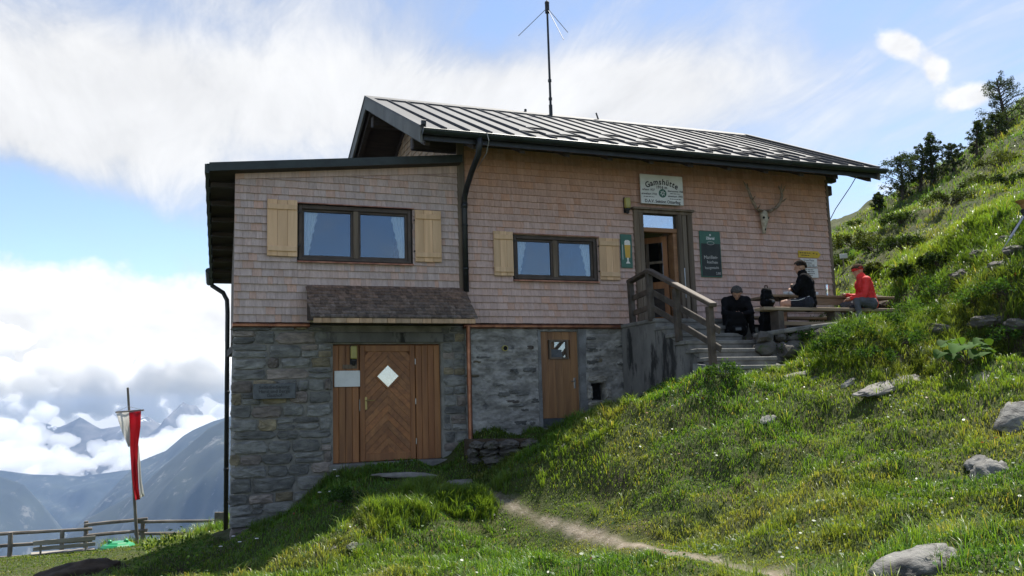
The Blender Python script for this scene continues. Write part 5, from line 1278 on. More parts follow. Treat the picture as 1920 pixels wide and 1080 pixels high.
# ================================================================== left lawn: fence, bench, sand pit, flag
mat('log_wood', (.24,.215,.19), (.12,.105,.09), .9, 9, (.3,.3,.3), bump=.5)
mat('bench_wood', (.36,.33,.29), (.22,.195,.165), .85, 8, (.2,1,1), bump=.3)
mat('green_plastic', (.02,.28,.10), (.017,.23,.085), .35, 4)
mat('red_cloth', (.56,.035,.055), (.52,.032,.05), .8, 5, transl=.55); mat('white_cloth', (.78,.77,.74), (.74,.73,.70), .8, 5, transl=.6)
fn = thing('log_fence', at(200, 1012, 29), 'weathered log rail fence along the edge of the left lawn', 'fence')
def flog(a, b, r, n): mb = MB(); mb.tube([a, a.lerp(b,.35)+Vector((0,0,.01)), a.lerp(b,.7), b], [r, r*1.05, r*.95, r*.9], 8, jit=.06); mb.build(n, 'log_wood', fn)
D1, D2 = 27.0, 29.0
for y0, y1 in ((1001,991.5),(1024,1013),(1046,1038)): flog(at(-60, y0+4, D1), at(173, y1, D1+1.2), .055, 'rail')
for y0, y1 in ((985,972.5),(1005,994)): flog(at(158, y0, D2-.4), at(277, y1, D2), .055, 'rail')
for y0, y1 in ((979,976.5),(1001,1000),(1019,1015)): flog(at(252, y0, D2), at(415, y1, D2+.5), .05, 'rail')
for px, py0, D in ((162,977,D2-.3),(268,972,D2+.1),(117,995,D1+.9),(20,998,D1+.3)):
    a = at(px, py0, D); g = tz1(a.x, a.y); mb = MB(); mb.tube([Vector((a.x,a.y,min(g, a.z-.5)-.2)), a], .07, 8, jit=.05); mb.build('post', 'log_wood', fn)
for px in (408, 418):
    a = at(px, 960, D2+.4); mb = MB(); mb.cbox(a.x-.10, a.x+.10, a.y-.04, a.y+.04, a.z-1.2, a.z, .01); mb.build('gate_board', 'log_wood', fn)
# garden bench, seen from behind
def pbar(p, q, w, h, n, m, par): mb = MB(); mb.bar(p, q, w, h, .006); mb.build(n, m, par)
a = at(60, 1040, 25.2); b = at(180, 1031, 26.0); ga, gb = tz1(a.x, a.y), tz1(b.x, b.y)
bn = thing('lawn_bench', (a+b)/2, 'weathered plank bench on the left lawn seen from behind', 'bench')
ax = (b-a).normalized(); nx = Vector((-ax.y, ax.x, 0))
def bp(px, py, D, off=0.): return at(px, py, D)+nx*off
for y0, y1, off, h in ((1019,1008.5,0,.13),(1030,1020,.02,.11)): pbar(bp(62,y0,25.2,off), bp(179,y1,26.0,off), .03, h, 'back_plank', 'bench_wood', bn)
for k in range(3): pbar(bp(58,1041,25.2,.12+.13*k), bp(178,1031,26.0,.12+.13*k), .12, .035, 'seat_plank', 'bench_wood', bn)
for px, y0, y1, D in ((77,1018,1046,25.3),(162,1010,1037,25.9)):
    pbar(bp(px,y0,D,.03), bp(px-2,y1+2,D,.0), .05, .05, 'leg', 'bench_wood', bn); p = bp(px, y1-6, D, .42); pbar(p, Vector((p.x,p.y,p.z-.42)), .05, .05, 'leg', 'bench_wood', bn)
# turtle-shaped sand pit lid
c = at(221, 1036, 26.0); g = c.z
sp_ = thing('sand_pit', c, 'green plastic turtle-shaped sand pit with domed lid on the left lawn', 'sandpit')
mb = MB(); mb.lathe(c, [(.0,.0),(.44,.0),(.48,.04),(.50,.13),(.47,.145),(.0,.145)], 20); mb.build('tub', 'green_plastic', sp_, smooth=True)
mb = MB(); mb.lathe(c, [(.50,.13),(.49,.18),(.42,.25),(.33,.28),(.30,.31),(.0,.335)], 8); mb.build('lid', 'green_plastic', sp_, smooth=False)
mb = MB(); 
for s in (-.22,.22): mb.ball((c.x+s, c.y-.1, c.z+.33), .07, 8, 6)
mb.build('lid_knob', 'green_plastic', sp_, smooth=True)
# flagpole with a long banner hung from a cross bar
base = at(259, 1024, 28.0); top = at(239.5, 727, 28.0)
fp = thing('flag_pole', base, 'leaning wooden flagpole beside the log fence', 'flagpole')
mb = MB(); mb.tube([base-Vector((0,0,.3)), top], [.055,.035], 8); mb.build('pole', 'log_wood', fp)
cbl, cbr = at(217, 773, 27.8), at(269.5, 769, 27.8)
mb = MB(); mb.tube([cbl, cbr], .028, 8); mb.build('cross_bar', 'log_wood', fp)
mb = MB()
for e in (cbl, cbr): mb.tube([e, at(240,762,27.9)], .007, 4)
mb.build('bar_cord', 'zinc', fp)
bnr = thing('pennant_banner', at(245, 940, 27.75), 'long white and red banner hanging twisted from the flagpole', 'flag')
def strip(name, m, edgesL, edgesR, D, wob):
    mb = MB(); n = len(edgesL); k = 8
    for j in range(n):
        for i in range(k+1):
            u = i/k; (xl, yl), (xr, yr) = edgesL[j], edgesR[j]
            mb.v.append(tuple(at(xl+(xr-xl)*u, yl+(yr-yl)*u, D+wob*math.sin(u*7+j*.9)+.05*math.sin(j*1.3))))
    for j in range(n-1):
        for i in range(k): mb.face((j*(k+1)+i, j*(k+1)+i+1, (j+1)*(k+1)+i+1, (j+1)*(k+1)+i))
    o = mb.build(name, m, bnr, smooth=True); s = o.modifiers.new('thick', 'SOLIDIFY'); s.thickness = .006
strip('white_panel', 'white_cloth', [(218,774),(223,792),(230,812),(236,826),(241,838)], [(242,773),(243,792),(244,812),(244,828),(243,838)], 27.72, .03)
strip('red_panel', 'red_cloth', [(242,773),(243,800),(244.5,840),(247,880),(250,915),(253,938)], [(264.5,771),(263.5,800),(259.5,832),(258,870),(260,915),(263,936)], 27.74, .05)
strip('white_edge', 'white_cloth', [(259.5,836),(258,865),(260,900),(262,925),(262,934)], [(260.5,836),(263,865),(265,900),(269,922),(271,930)], 27.70, .03)
# small white trail board on the slope
b = hit(1584, 505, 14); t = thing('trail_board', b, 'small white trail board on a post on the slope behind the red jacket', 'sign')
p = at(1582, 480, view_depth(b)); mb = MB(); mb.bar(p+Vector((-.14,.0,-.012)), p+Vector((.14,.02,.012)), .02, .12, .003); mb.build('board', 'white_paint', t)
mb = MB(); mb.tube([Vector((p.x,p.y+.03,b.z-.2)), p+Vector((0,.03,.05))], .018, 6); mb.build('post', 'log_wood', t)
# camera tripod at the right edge
b = hit(1900, 462, 8); t = thing('camera_tripod', b, 'black tripod with a brown hat on it standing on the right bank', 'tripod'); D = view_depth(b)
hd = at(1922, 402, D)
mb = MB(); mb.tube([hd+Vector((0,0,-.08)), hd+Vector((0,0,.06))], .045, 8); mb.cbox(hd.x-.05, hd.x+.05, hd.y-.05, hd.y+.05, hd.z+.02, hd.z+.09, .01); mb.build('head', 'black_paint', t)
for px, py, dD in ((1868,450,-.1),(1894,440,.35),(1965,470,.0)):
    f_ = at(px, py, D+dD); f_.z = min(f_.z, tz1(f_.x, f_.y)+.05) if px < 1890 else f_.z; mb = MB(); m_ = hd.lerp(f_, .52); mb.tube([hd, m_], .020, 8); mb.tube([m_, f_], .014, 8); mb.tube([hd.lerp(f_,.47), hd.lerp(f_,.55)], .025, 8); mb.build('leg', 'steel' if px == 1868 else 'black_paint', t)
mat('hat_felt', (.36,.20,.07), (.26,.14,.05), .9, 10)
mb = MB(); mb.lathe(hd+Vector((.02,0,.09)), [(.0,.0),(.05,.0),(.08,.08),(.14,.14),(.15,.15),(.09,.16),(.0,.16)], 14); mb.build('hat', 'hat_felt', t)
# ================================================================== far country
mat('mountain', (.034,.046,.032), (.013,.021,.015), .95, .004, (1,1,1), detail=10, dirt=((.15,.15,.13), .009, .56, .66))
mat('peak_rock', (.16,.155,.15), (.07,.075,.07), .95, .006, (1,1,2), detail=10, dirt=((.75,.77,.80), .005, .58, .66))
def fbm(x, y, s, seed, o=6):
    v = np.zeros(np.shape(x)); a = 1.
    for k in range(o): v = v + a*_vn(x, y, s*2**k, seed+k); a *= .5
    return v
def ridged(x, y, s, seed, o=5):
    v = np.zeros(np.shape(x)); a = 1.
    for k in range(o): v = v + a*(.5-np.abs(_vn(x, y, s*2**k, seed+k))*2); a *= .5
    return v
def ridge(name, crest, D, width, slope, seed, m, label, spur=1., n=220, nt=90, jag=12.):
    P = np.array([tuple(at(px, py, D)) for px, py in crest]); L = np.r_[0, np.cumsum(np.linalg.norm(np.diff(P[:,:2], axis=0), axis=1))]
    s = np.linspace(0, L[-1], n); C = np.stack([np.interp(s, L, P[:,k]) for k in range(3)], 1)
    d = C[-1,:2]-C[0,:2]; d /= np.linalg.norm(d); nn = np.array([d[1], -d[0]])
    if nn[1] > 0: nn = -nn                                   # towards the viewer
    t = np.linspace(-.35, 1, nt); t = np.sign(t)*np.abs(t)**1.2*width
    X = C[:,0][:,None]+nn[0]*t[None]; Y = C[:,1][:,None]+nn[1]*t[None]; f = np.abs(t)[None]/width
    Z = C[:,2][:,None] - slope*np.abs(t)[None] + jag*ridged(X, Y, 1/260., seed)*(.25+f*5) + spur*width*slope*.26*fbm(X, Y, 2.4/width, seed+3)*np.minimum(1, f*5)
    V = np.stack([X, Y, Z], -1).reshape(-1, 3); i = np.arange(n-1)[:,None]*nt; k = np.arange(nt-1)[None]
    F = np.stack([i+k, i+k+1, i+nt+k+1, i+nt+k], -1).reshape(-1, 4)
    o = soup(name, V, F, np.ones((len(V),3)), m, True); return tag(o, kind='structure')
ridge('mountain', [(120,1010),(167,971),(249,928),(311,870),(350,838),(389,804),(425,786),(480,765),(560,745),(700,740)], 3200, 2000, .62, 3, 'mountain', '', jag=10)
ridge('mountain', [(200,930),(235,892),(264,864),(311,845),(342,818),(362,806),(400,790),(470,770),(560,760)], 4600, 1900, .60, 8, 'mountain', '', jag=14)
ridge('mountain', [(-330,800),(-160,840),(0,893),(43,908),(75,944),(108,990),(130,1010)], 4300, 1900, .60, 14, 'mountain', '', jag=14)
ridge('mountain', [(-300,860),(-100,870),(60,890),(150,893),(250,880),(330,862),(420,845),(560,840)], 5900, 1700, .62, 21, 'mountain', '', jag=18)
ridge('far_peak', [(-260,800),(-60,806),(40,800),(75,791),(110,802),(150,783),(190,804),(232,798),(275,781),(300,800),(328,775),(346,752),(362,778),(420,800),(560,790),(760,800)], 9800, 2600, .55, 33, 'peak_rock', '', jag=42)
mb = MB(); mb.poly([(-4500,700,-1120),(4500,700,-1120),(9000,16000,-1120),(-9000,16000,-1120)]); o = mb.build('valley_floor', 'mountain'); tag(o, kind='structure')
# stream and gravel fan in the valley
mat('water_foam', (.62,.64,.66), (.45,.47,.5), .6, .05)
def ribbon(name, pts, D, w, m, kind='structure'):
    mb = MB()
    for (px, py), ww in zip(pts, w):
        c = at(px, py, D); mb.v += [(c.x-ww, c.y, c.z), (c.x+ww, c.y, c.z)]
    for i in range(len(pts)-1): mb.face((2*i, 2*i+1, 2*i+3, 2*i+2))
    s = mb.build(name, m); tag(s, kind=kind); return s
# clouds lying in the valley, beyond the haze
mat('cloud_white', (.93,.94,.95), (.90,.91,.93), 1.0, .003, spec=0., transl=.5)
mv = bpy.data.materials.new('cloud_vapour'); mv.use_nodes = True; mv.node_tree.nodes.remove(mv.node_tree.nodes['Principled BSDF'])
vs = mv.node_tree.nodes.new('ShaderNodeVolumeScatter'); vs.inputs['Color'].default_value = (.999,.9995,1,1); vs.inputs['Density'].default_value = .0085; vs.inputs['Anisotropy'].default_value = .35
mv.node_tree.links.new(vs.outputs[0], mv.node_tree.nodes['Material Output'].inputs['Volume']); MATS['cloud_vapour'] = mv
def cloud_bank(seed, spots):
    r_ = random.Random(seed); bm = bmesh.new()
    for (px, py, D, sx, sy) in spots:
        c = at(px, py, D)
        for k in range(20):
            u, v = r_.gauss(0, .45), r_.gauss(0, .40); r = r_.uniform(.16,.42)*sy*D/1640
            p = c + Vector((u*sx*D/1640, r_.uniform(-250,250), v*sy*D/1640*.8)); bmesh.ops.create_icosphere(bm, subdivisions=2, radius=r, matrix=Matrix.Translation(p) @ Matrix.Diagonal((1.25,1.1,.85,1)))
    me = bpy.data.meshes.new('cloud_bank'); bm.to_mesh(me); bm.free()
    o = bpy.data.objects.new('cloud_bank', me); COL.objects.link(o)
    rm = o.modifiers.new('r', 'REMESH'); rm.mode = 'VOXEL'; rm.voxel_size = 30.
    sm = o.modifiers.new('s', 'SMOOTH'); sm.iterations = 3
    for i, (size, st) in enumerate(((260, 150), (110, 80), (45, 30))):
        tx = bpy.data.textures.new('billow%d' % i, 'CLOUDS'); tx.noise_scale = size; tx.noise_depth = 2
        dm = o.modifiers.new('d%d' % i, 'DISPLACE'); dm.texture = tx; dm.texture_coords = 'GLOBAL'; dm.strength = st; dm.mid_level = .5
    dg = bpy.context.evaluated_depsgraph_get(); me2 = bpy.data.meshes.new_from_object(o.evaluated_get(dg)); o.modifiers.clear(); o.data = me2
    me2.polygons.foreach_set('use_smooth', [True]*len(me2.polygons)); me2.materials.append(MATS['cloud_vapour'])
    return tag(o, 'white cumulus bank lying in the valley before the far peaks', 'cloud', kind='stuff')
cloud_bank(3, [(-60,850,7300,150,90),(50,872,7200,150,56),(130,884,7100,130,42),(210,872,7100,110,46),(265,856,7300,110,54),(325,830,7500,90,52),(395,812,7600,90,50),(20,815,8300,140,60),(215,838,7600,120,36),(105,856,7500,120,40),(-160,800,7500,150,120)])
cloud_bank(5, [(-40,700,11600,150,90),(50,735,11400,120,60),(150,715,11600,120,80),(240,700,11600,120,90),(330,690,11600,120,90),(410,700,11600,120,90),(-150,660,11600,150,130),(200,755,11300,120,50),(90,765,11300,100,40),(300,760,11300,110,50)])['label'] = 'tall cumulus billows behind the far peaks'
# the air between here and the valley
mb = MB(); mb.box(-4200, 4200, -300, 6550, -1125, 95)
hz = mb.build('haze', 'mortar'); hz.data.materials.clear()
m = bpy.data.materials.new('air'); m.use_nodes = True; N = m.node_tree.nodes; N.remove(N['Principled BSDF'])
pv = N.new('ShaderNodeVolumePrincipled'); pv.inputs['Color'].default_value = (.42,.62,1.0,1); pv.inputs['Density'].default_value = 0.66e-4; pv.inputs['Anisotropy'].default_value = .25
m.node_tree.links.new(pv.outputs[0], N['Material Output'].inputs['Volume']); hz.data.materials.append(m); tag(hz, 'pale blue air haze over the valley', 'haze', kind='stuff')
# ================================================================== terrace furniture
mat('table_wood', (.34,.25,.16), (.20,.14,.085), .75, 8, (.15,1,1), bump=.3, tint=True)
TZ = 4.05
def furn(name, loc, label, cat): return thing(name, loc, label, cat)
fb = furn('terrace_bench', (11.2,-2.42,TZ), 'brown plank bench nearest the terrace edge carrying the seated men', 'bench')
for k in range(2): mb = MB(); mb.cur = rt(.9,1.1,.04); mb.cbox(9.58, 12.75, -2.56+.145*k, -2.425+.145*k, 4.435, 4.495, .008); mb.build('seat_plank', 'table_wood', fb)
for x in (9.95, 11.2, 12.4):
    mb = MB(); mb.cbox(x-.06, x+.06, -2.54, -2.30, 3.9, 4.434, .01); mb.build('leg', 'rail_wood', fb)
mb = MB(); mb.cbox(10.02, 12.33, -2.45, -2.41, 4.18, 4.25, .006); mb.build('stretcher', 'table_wood', fb)
tb = furn('terrace_table', (11.7,-1.6,TZ), 'long wooden terrace table between the two benches', 'table')
for k in range(4): mb = MB(); mb.cur = rt(.9,1.1,.04); mb.cbox(10.25, 13.15, -1.95+.18*k, -1.775+.18*k, 4.755, 4.80, .006); mb.build('table_plank', 'table_wood', tb)
for x in (10.6, 12.7):
    mb = MB(); mb.cbox(x-.05, x+.05, -1.85, -1.75, 3.95, 4.754, .008); mb.build('leg', 'rail_wood', tb); mb = MB(); mb.cbox(x-.05, x+.05, -1.45, -1.35, 3.95, 4.754, .008); mb.build('leg', 'rail_wood', tb)
mb = MB(); mb.cbox(10.66, 12.64, -1.92, -1.88, 4.62, 4.75, .005); mb.build('apron', 'table_wood', tb)
rb = furn('terrace_bench', (11.7,-.75,TZ), 'plank bench along the shingle wall behind the table', 'bench')
for k in range(2): mb = MB(); mb.cbox(10.3, 13.1, -.86+.14*k, -.73+.14*k, 4.46, 4.51, .006); mb.build('seat_plank', 'table_wood', rb)
for x in (10.6, 12.8): mb = MB(); mb.cbox(x-.05, x+.05, -.83, -.62, 3.95, 4.459, .008); mb.build('leg', 'rail_wood', rb)
# things on the table
def wheat_glass(x, y, z, label):
    t = thing('beer_glass', (x,y,z), label, 'glass')
    mb = MB(); mb.lathe((x,y,z), [(.0,.002),(.034,.002),(.030,.03),(.028,.06),(.034,.12)], 12); mb.build('beer_fill', 'beer', t, smooth=True)
    mb = MB(); mb.lathe((x,y,z), [(.037,0),(.033,.03),(.031,.06),(.037,.12),(.042,.19),(.040,.235)], 12); mb.build('glass_body', 'pale_glass', t, smooth=True)
    mb = MB(); mb.lathe((x,y,z), [(.034,.121),(.037,.15),(.0,.155)], 12); mb.build('beer_head', 'foam', t, smooth=True)
wheat_glass(11.72, -1.72, 4.80, 'tall half-full wheat beer glass on the terrace table')
for x, lab_ in ((10.72,'small white cup at the left end of the terrace table'), (10.83,'white saucer cup beside the black jacket sleeve'), (11.42,'small white dish left of the beer glass')):
    mb = MB(); mb.lathe((x,-1.75,4.80), [(.0,.003),(.03,.003),(.042,.04),(.046,.075),(.041,.075),(.0,.02)], 12); one(mb, 'cup', 'white_paint', lab_, 'cup', smooth=True)

# ================================================================== people
mat('skin', (.46,.27,.19), (.40,.22,.155), .6, 10); mat('red_jacket', (.72,.030,.026), (.60,.022,.020), .7, 6, bump=.35, bscale=14)
mat('black_fleece', (.007,.007,.008), (.004,.004,.005), .95, 8, bump=.35, bscale=14, spec=.1); mat('navy_cloth', (.010,.012,.022), (.007,.008,.015), .85, 8, bump=.3, bscale=14)
mat('grey_cloth', (.085,.092,.105), (.058,.063,.072), .85, 7, bump=.3, bscale=14); mat('dark_jacket', (.011,.011,.013), (.006,.006,.008), .9, 7, bump=.35, bscale=14, spec=.1)
mat('hair_dark', (.020,.014,.010), (.012,.008,.006), .95, 30, bump=.6, bscale=60, spec=.1); mat('hair_brown', (.075,.045,.025), (.045,.026,.015), .95, 30, bump=.6, bscale=60, spec=.1); mat('hair_grey', (.10,.095,.09), (.055,.05,.048), .95, 30, bump=.6, bscale=60, spec=.1)
mat('shoe', (.05,.045,.04), (.03,.027,.024), .7, 9); mat('piping', (.72,.72,.72), (.6,.6,.6), .7, 8)
def body_mesh(name, caps, mats, parent, voxel=.011, smooth=5):
    """continuous surface around a chain of tapered limbs"""
    mb = MB()
    for a, b, ra, rb_, _ in caps:
        a, b = Vector(a), Vector(b); n = 10
        mb.ball(a, ra, n, 7); mb.ball(b, rb_, n, 7)
        if (b-a).length > 1e-3: mb.tube([a, b], [ra, rb_], n)
    o = mb.build(name, mats, parent, True)
    o.modifiers.new('r', 'REMESH').mode = 'VOXEL'; o.modifiers['r'].voxel_size = voxel
    s = o.modifiers.new('s', 'SMOOTH'); s.iterations = smooth; s.factor = .5
    dg = bpy.context.evaluated_depsgraph_get(); me = bpy.data.meshes.new_from_object(o.evaluated_get(dg)); o.modifiers.clear(); o.data = me
    me.materials.clear()
    if len(mats) > 1:
        co = np.empty(len(me.vertices)*3); me.vertices.foreach_get('co', co); co = co.reshape(-1,3); no = np.empty(len(me.vertices)*3); me.vertices.foreach_get('normal', no); no = no.reshape(-1,3)
        fold = np.array([mnoise.noise(Vector((c_[0]*9, c_[1]*9, c_[2]*15)))*.7 + abs(mnoise.noise(Vector((c_[0]*19+3, c_[1]*19, c_[2]*24))))*-.9 for c_ in co])
        hi_ = co[:,2].max(); amp = .013*np.clip((hi_-.30-co[:,2])/.06, 0, 1); co += no*(fold*amp)[:,None]; me.vertices.foreach_set('co', co.ravel())
    for m in mats: me.materials.append(MATS[m])
    n = len(me.polygons); C = np.empty(n*3); me.polygons.foreach_get('center', C); C = C.reshape(-1,3)
    off = Vector((0,0,0)); q = parent
    while q is not None: off = off+q.location; q = q.parent
    C = C+np.array(off)[None]; best = np.full(n, 1e9); lab_ = np.zeros(n, int)
    for a, b, ra, rb_, l in caps:
        a, b = np.array(a), np.array(b); ab = b-a; d2 = max(ab@ab, 1e-9); t = np.clip(((C-a)@ab)/d2, 0, 1); d = np.linalg.norm(C-a-t[:,None]*ab, axis=1)-(ra+(rb_-ra)*t); k = d < best; best[k] = d[k]; lab_[k] = l
    me.polygons.foreach_set('material_index', lab_.astype(np.int32)); me.polygons.foreach_set('use_smooth', np.ones(n, bool))
    at_ = me.attributes.new('tint', 'FLOAT_COLOR', 'FACE') if 'tint' not in me.attributes else None
    if at_: at_.data.foreach_set('color', np.ones(n*4, dtype=np.float32))
    return o
def person(label, seat, ang, J, top, legs, hairm, mats, hands=None, shortleg=False, band=None, headpitch=0., headyaw=0.):
    """seat: point under the hips; ang: heading; J: joints in (forward, left, up) metres"""
    F = Vector((math.cos(ang), math.sin(ang), 0)); S = Vector((-F.y, F.x, 0)); seat = Vector(seat)
    W = lambda p: seat+F*p[0]+S*p[1]+Vector((0,0,p[2]))
    t = thing('person', seat, label, 'person'); c = []
    SK, TOP, LEG, SHO = 0, 1, 2, 3
    hp = {s: W(J['hip'+s]) for s in 'LR'}; kn = {s: W(J['knee'+s]) for s in 'LR'}; ft = {s: W(J['foot'+s]) for s in 'LR'}
    wa, ch, nk, hd = W(J['waist']), W(J['chest']), W(J['neck']), W(J['head'])-Vector((0,0,.022))
    sh = {s: W(J['sh'+s]) for s in 'LR'}; el = {s: W(J['el'+s]) for s in 'LR'}; ha = {s: W(J['ha'+s]) for s in 'LR'}
    pel = (hp['L']+hp['R'])/2
    c += [(hp['L'], hp['R'], .125, .125, LEG), (pel, wa, .145, .135, TOP), (wa+S*.05, ch+S*.07, .12, .135, TOP), (wa-S*.05, ch-S*.07, .12, .135, TOP), (ch, nk-(nk-ch)*.25, .13, .075, TOP), (sh['L'], sh['R'], .078, .078, TOP), (ch, (sh['L']+sh['R'])/2, .12, .10, TOP), (nk-(nk-ch)*.2, hd, .055, .055, SK)]
    for s in 'LR':
        th = kn[s]-hp[s]
        c += [(hp[s], hp[s]+th*.55, .105, .088, LEG), (hp[s]+th*.55, kn[s], .086, .066, SK if shortleg else LEG), (kn[s], ft[s], .060, .043, SK if shortleg else LEG)]
        tf = Vector((ft[s].x, ft[s].y, ft[s].z-.05)); c += [(tf, tf+F*.13, .042, .036, SHO)]
        c += [(sh[s], el[s], .068, .052, TOP), (el[s], el[s].lerp(ha[s], .88), .050, .036, TOP)]
        d = (ha[s]-el[s]).normalized(); side = d.cross(Vector((0,0,1))).normalized()*(1 if s == 'L' else -1); pal = ha[s]+d*.045
        c += [(ha[s], pal, .027, .030, SK)]
        for k, L_ in enumerate((.062,.075,.07,.052)):                    # four fingers bent downwards, thumb from the side
            b0 = pal+d*.02+side*(.024-.016*k); m = b0+d*L_*.5+Vector((0,0,-.012)); e = m+d*L_*.35+Vector((0,0,-.03)); c += [(b0, m, .0095, .009, SK), (m, e, .009, .0075, SK)]
        tb_ = ha[s]+d*.015+side*.028; c += [(tb_, tb_+d*.03+side*.022, .011, .010, SK), (tb_+d*.03+side*.022, tb_+d*.055+side*.018+Vector((0,0,-.012)), .010, .008, SK)]
    # head: skull, jaw, nose, ears
    fy = ang+headyaw; HF = Vector((math.cos(fy)*math.cos(headpitch), math.sin(fy)*math.cos(headpitch), math.sin(headpitch))); HS = Vector((-math.sin(fy), math.cos(fy), 0)); HU = HF.cross(HS)
    c += [(hd-HF*.018+HU*.03, hd+HF*.018+HU*.025, .090, .084, SK), (hd+HF*.02-HU*.045, hd+HF*.05-HU*.078, .066, .036, SK), (hd+HF*.088+HU*.008, hd+HF*.108-HU*.022, .010, .016, SK), (hd+HF*.075-HU*.058+HS*.018, hd+HF*.075-HU*.058-HS*.018, .012, .012, SK)]
    for q in (-1, 1): c += [(hd+HS*q*.086-HF*.005+HU*.01, hd+HS*q*.09-HF*.012-HU*.025, .018, .014, SK), (hd+HF*.074+HS*q*.035+HU*.03, hd+HF*.07+HS*q*.05+HU*.026, .012, .010, SK)]
    c.append((nk-(nk-ch)*.25, nk+(hd-nk)*.22, .088, .074, TOP))
    c = [(a, b, ra*(1.16 if l == TOP else 1.1 if l == LEG else 1), rb_*(1.16 if l == TOP else 1.1 if l == LEG else 1), l) for a, b, ra, rb_, l in c]
    body_mesh('body', c, mats, t)
    mb = MB()
    for q in (-1, 1): mb.ball(hd+HF*.083+HS*q*.034+HU*.012, .009, 6, 5)
    mb.build('eye', 'hair_dark', t)
    # hair: shell over the crown and nape
    mb = MB(); n, r_ = 22, 14; rr = random.Random(int(ang*100))
    for j in range(r_+1):
        th = math.pi*.62*j/r_
        for i in range(n):
            p = 2*math.pi*i/n; dv = HU*math.cos(th) + (HF*math.cos(p)+HS*math.sin(p))*math.sin(th)
            lim = math.pi*(.36 if math.cos(p) > .55 else .50 if abs(math.sin(p)) > .75 else .62); tt = min(th, lim); dv = HU*math.cos(tt)+(HF*math.cos(p)*1.06+HS*math.sin(p)*.95)*math.sin(tt)
            mb.v.append(tuple(hd+HU*.028+dv*(.106+rr.uniform(-.004,.013))))
    for j in range(r_):
        for i in range(n): mb.face((j*n+i, (j+1)*n+i, (j+1)*n+(i+1)%n, j*n+(i+1)%n))
    mb.build('hair', hairm, t, True)
    if band:
        mb = MB(); pts = [hd+HU*.040+(HF*math.cos(2*math.pi*i/20)*.101+HS*math.sin(2*math.pi*i/20)*.094) for i in range(21)]
        for dz in (-.016, 0, .016): mb.tube([p+HU*dz for p in pts], .010, 6, False)
        mb.build('headband', band, t, True)
    return t, W
pi = math.pi
pr, W = person('man in a red jacket and headband sitting at the right end of the bench', (12.05,-2.42,4.495), 2.62,
   dict(hipL=(0,.09,.09), hipR=(0,-.09,.09), kneeL=(.30,.36,.12), kneeR=(.42,-.14,.10), footL=(.28,.44,-.28), footR=(.44,-.16,-.33), waist=(.02,0,.24), chest=(.07,0,.44), neck=(.10,0,.585), head=(.15,0,.735),
        shL=(.06,.185,.51), shR=(.06,-.185,.51), elL=(.12,.25,.25), elR=(.14,-.25,.26), haL=(.36,.14,.20), haR=(.38,-.14,.30)), 'red', 'grey', 'hair_brown', ['skin','red_jacket','grey_cloth','shoe'], band='red_jacket', headpitch=-.22)
pr, W = person('dark-haired man in a black fleece and shorts looking left on the bench', (10.66,-2.40,4.495), 2.30,
   dict(hipL=(0,.09,.09), hipR=(0,-.09,.09), kneeL=(.40,.16,.10), kneeR=(.42,-.10,.12), footL=(.50,.17,-.30), footR=(.46,-.12,-.32), waist=(.0,0,.25), chest=(.02,0,.46), neck=(.05,0,.605), head=(.085,0,.765),
        shL=(.01,.185,.53), shR=(.01,-.185,.53), elL=(.16,.24,.32), elR=(.20,-.22,.32), haL=(.24,.02,.42), haR=(.26,-.02,.36)), 'black', 'navy', 'hair_dark', ['skin','black_fleece','navy_cloth','shoe'], shortleg=True, headyaw=.10)
mb = MB(); mb.tube([W((.26,.245,.14)), W((.12,.225,.135)), W((.02,.20,.165)), W((-.06,.16,.20))], .006, 5); mb.build('piping', 'piping', pr)
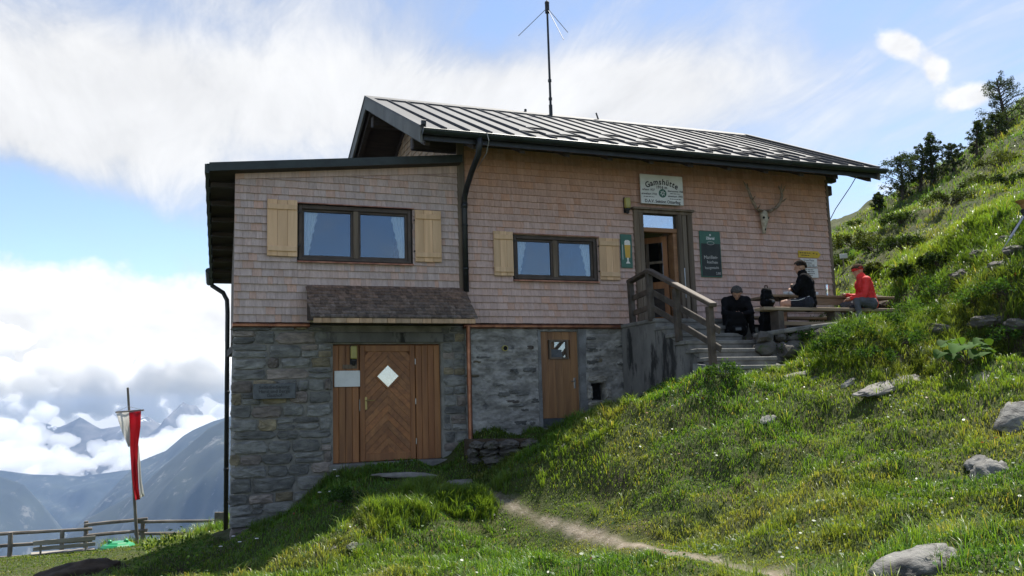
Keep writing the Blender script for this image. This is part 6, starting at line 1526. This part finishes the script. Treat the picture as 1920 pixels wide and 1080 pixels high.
pr, W = person('grey-haired man in dark clothes hunched forward behind the railing', (9.78,-1.45,4.30), -pi/2-.5,
   dict(hipL=(0,.10,.05), hipR=(0,-.10,.05), kneeL=(.34,.22,.12), kneeR=(.34,-.22,.12), footL=(.40,.24,-.20), footR=(.40,-.24,-.20), waist=(.05,0,.18), chest=(.16,0,.36), neck=(.26,0,.45), head=(.35,0,.555),
        shL=(.19,.185,.40), shR=(.19,-.185,.40), elL=(.30,.25,.17), elR=(.32,-.24,.17), haL=(.50,.05,.13), haR=(.48,-.04,.16)), 'dark', 'dark', 'hair_grey', ['skin','dark_jacket','black_fleece','shoe'], headpitch=-.75)
mb = MB(); mb.cbox(9.45, 10.1, -1.55, -1.15, 3.9, 4.295, .02); one(mb, 'stone_seat', 'step_stone', 'low stone block under the hunched man', 'block')
def backpack(x, y, z, s, rot, label):
    t = thing('backpack', (x,y,z), label, 'backpack', 'black backpacks'); M = Matrix.Translation((x,y,z)) @ Matrix.Rotation(rot, 4, 'Z')
    caps = [(M@Vector((-.09*s,0,.10*s)), M@Vector((.09*s,0,.10*s)), .11*s, .11*s, 0), (M@Vector((-.08*s,0,.24*s)), M@Vector((.08*s,0,.24*s)), .105*s, .105*s, 0), (M@Vector((-.06*s,0,.36*s)), M@Vector((.06*s,0,.36*s)), .09*s, .09*s, 0), (M@Vector((-.06*s,-.11*s,.12*s)), M@Vector((.06*s,-.11*s,.12*s)), .06*s, .06*s, 0)]
    body_mesh('bag', caps, ['black_fleece'], t, .014, 3)
    mb = MB(); mb.tube([M@Vector((-.05*s,.0,.43*s)), M@Vector((-.04*s,0,.50*s)), M@Vector((.04*s,0,.50*s)), M@Vector((.05*s,0,.43*s))], .012*s, 6); mb.build('grab_loop', 'black_fleece', t)
    for q in (-1, 1): mb = MB(); mb.tube([M@Vector((q*.17*s,-.02*s,.05*s)), M@Vector((q*.19*s,-.06*s,.2*s)), M@Vector((q*.13*s,-.02*s,.38*s))], .014*s, 6); mb.build('side_strap', 'dark_jacket', t)
    mb = MB(); mb.cbox(-.05*s,.05*s,-.176*s,-.16*s,.10*s,.15*s,.004, M); mb.build('label_patch', 'grey_cloth', t)
backpack(9.76, -2.42, 4.495, .78, .3, 'black backpack standing on the left end of the front bench')
backpack(9.42, -1.95, 4.02, 1.0, -.4, 'black backpack on the ground just behind the railing')
backpack(10.05, -2.05, 4.03, 1.15, .2, 'large black backpack on the ground between the bench and the hunched man')
mb = MB(); mb.cbox(11.62, 11.82, -2.52, -2.36, 4.497, 4.56, .02); one(mb, 'folded_jacket', 'navy_cloth', 'dark folded garment on the bench beside the red jacket', 'garment')
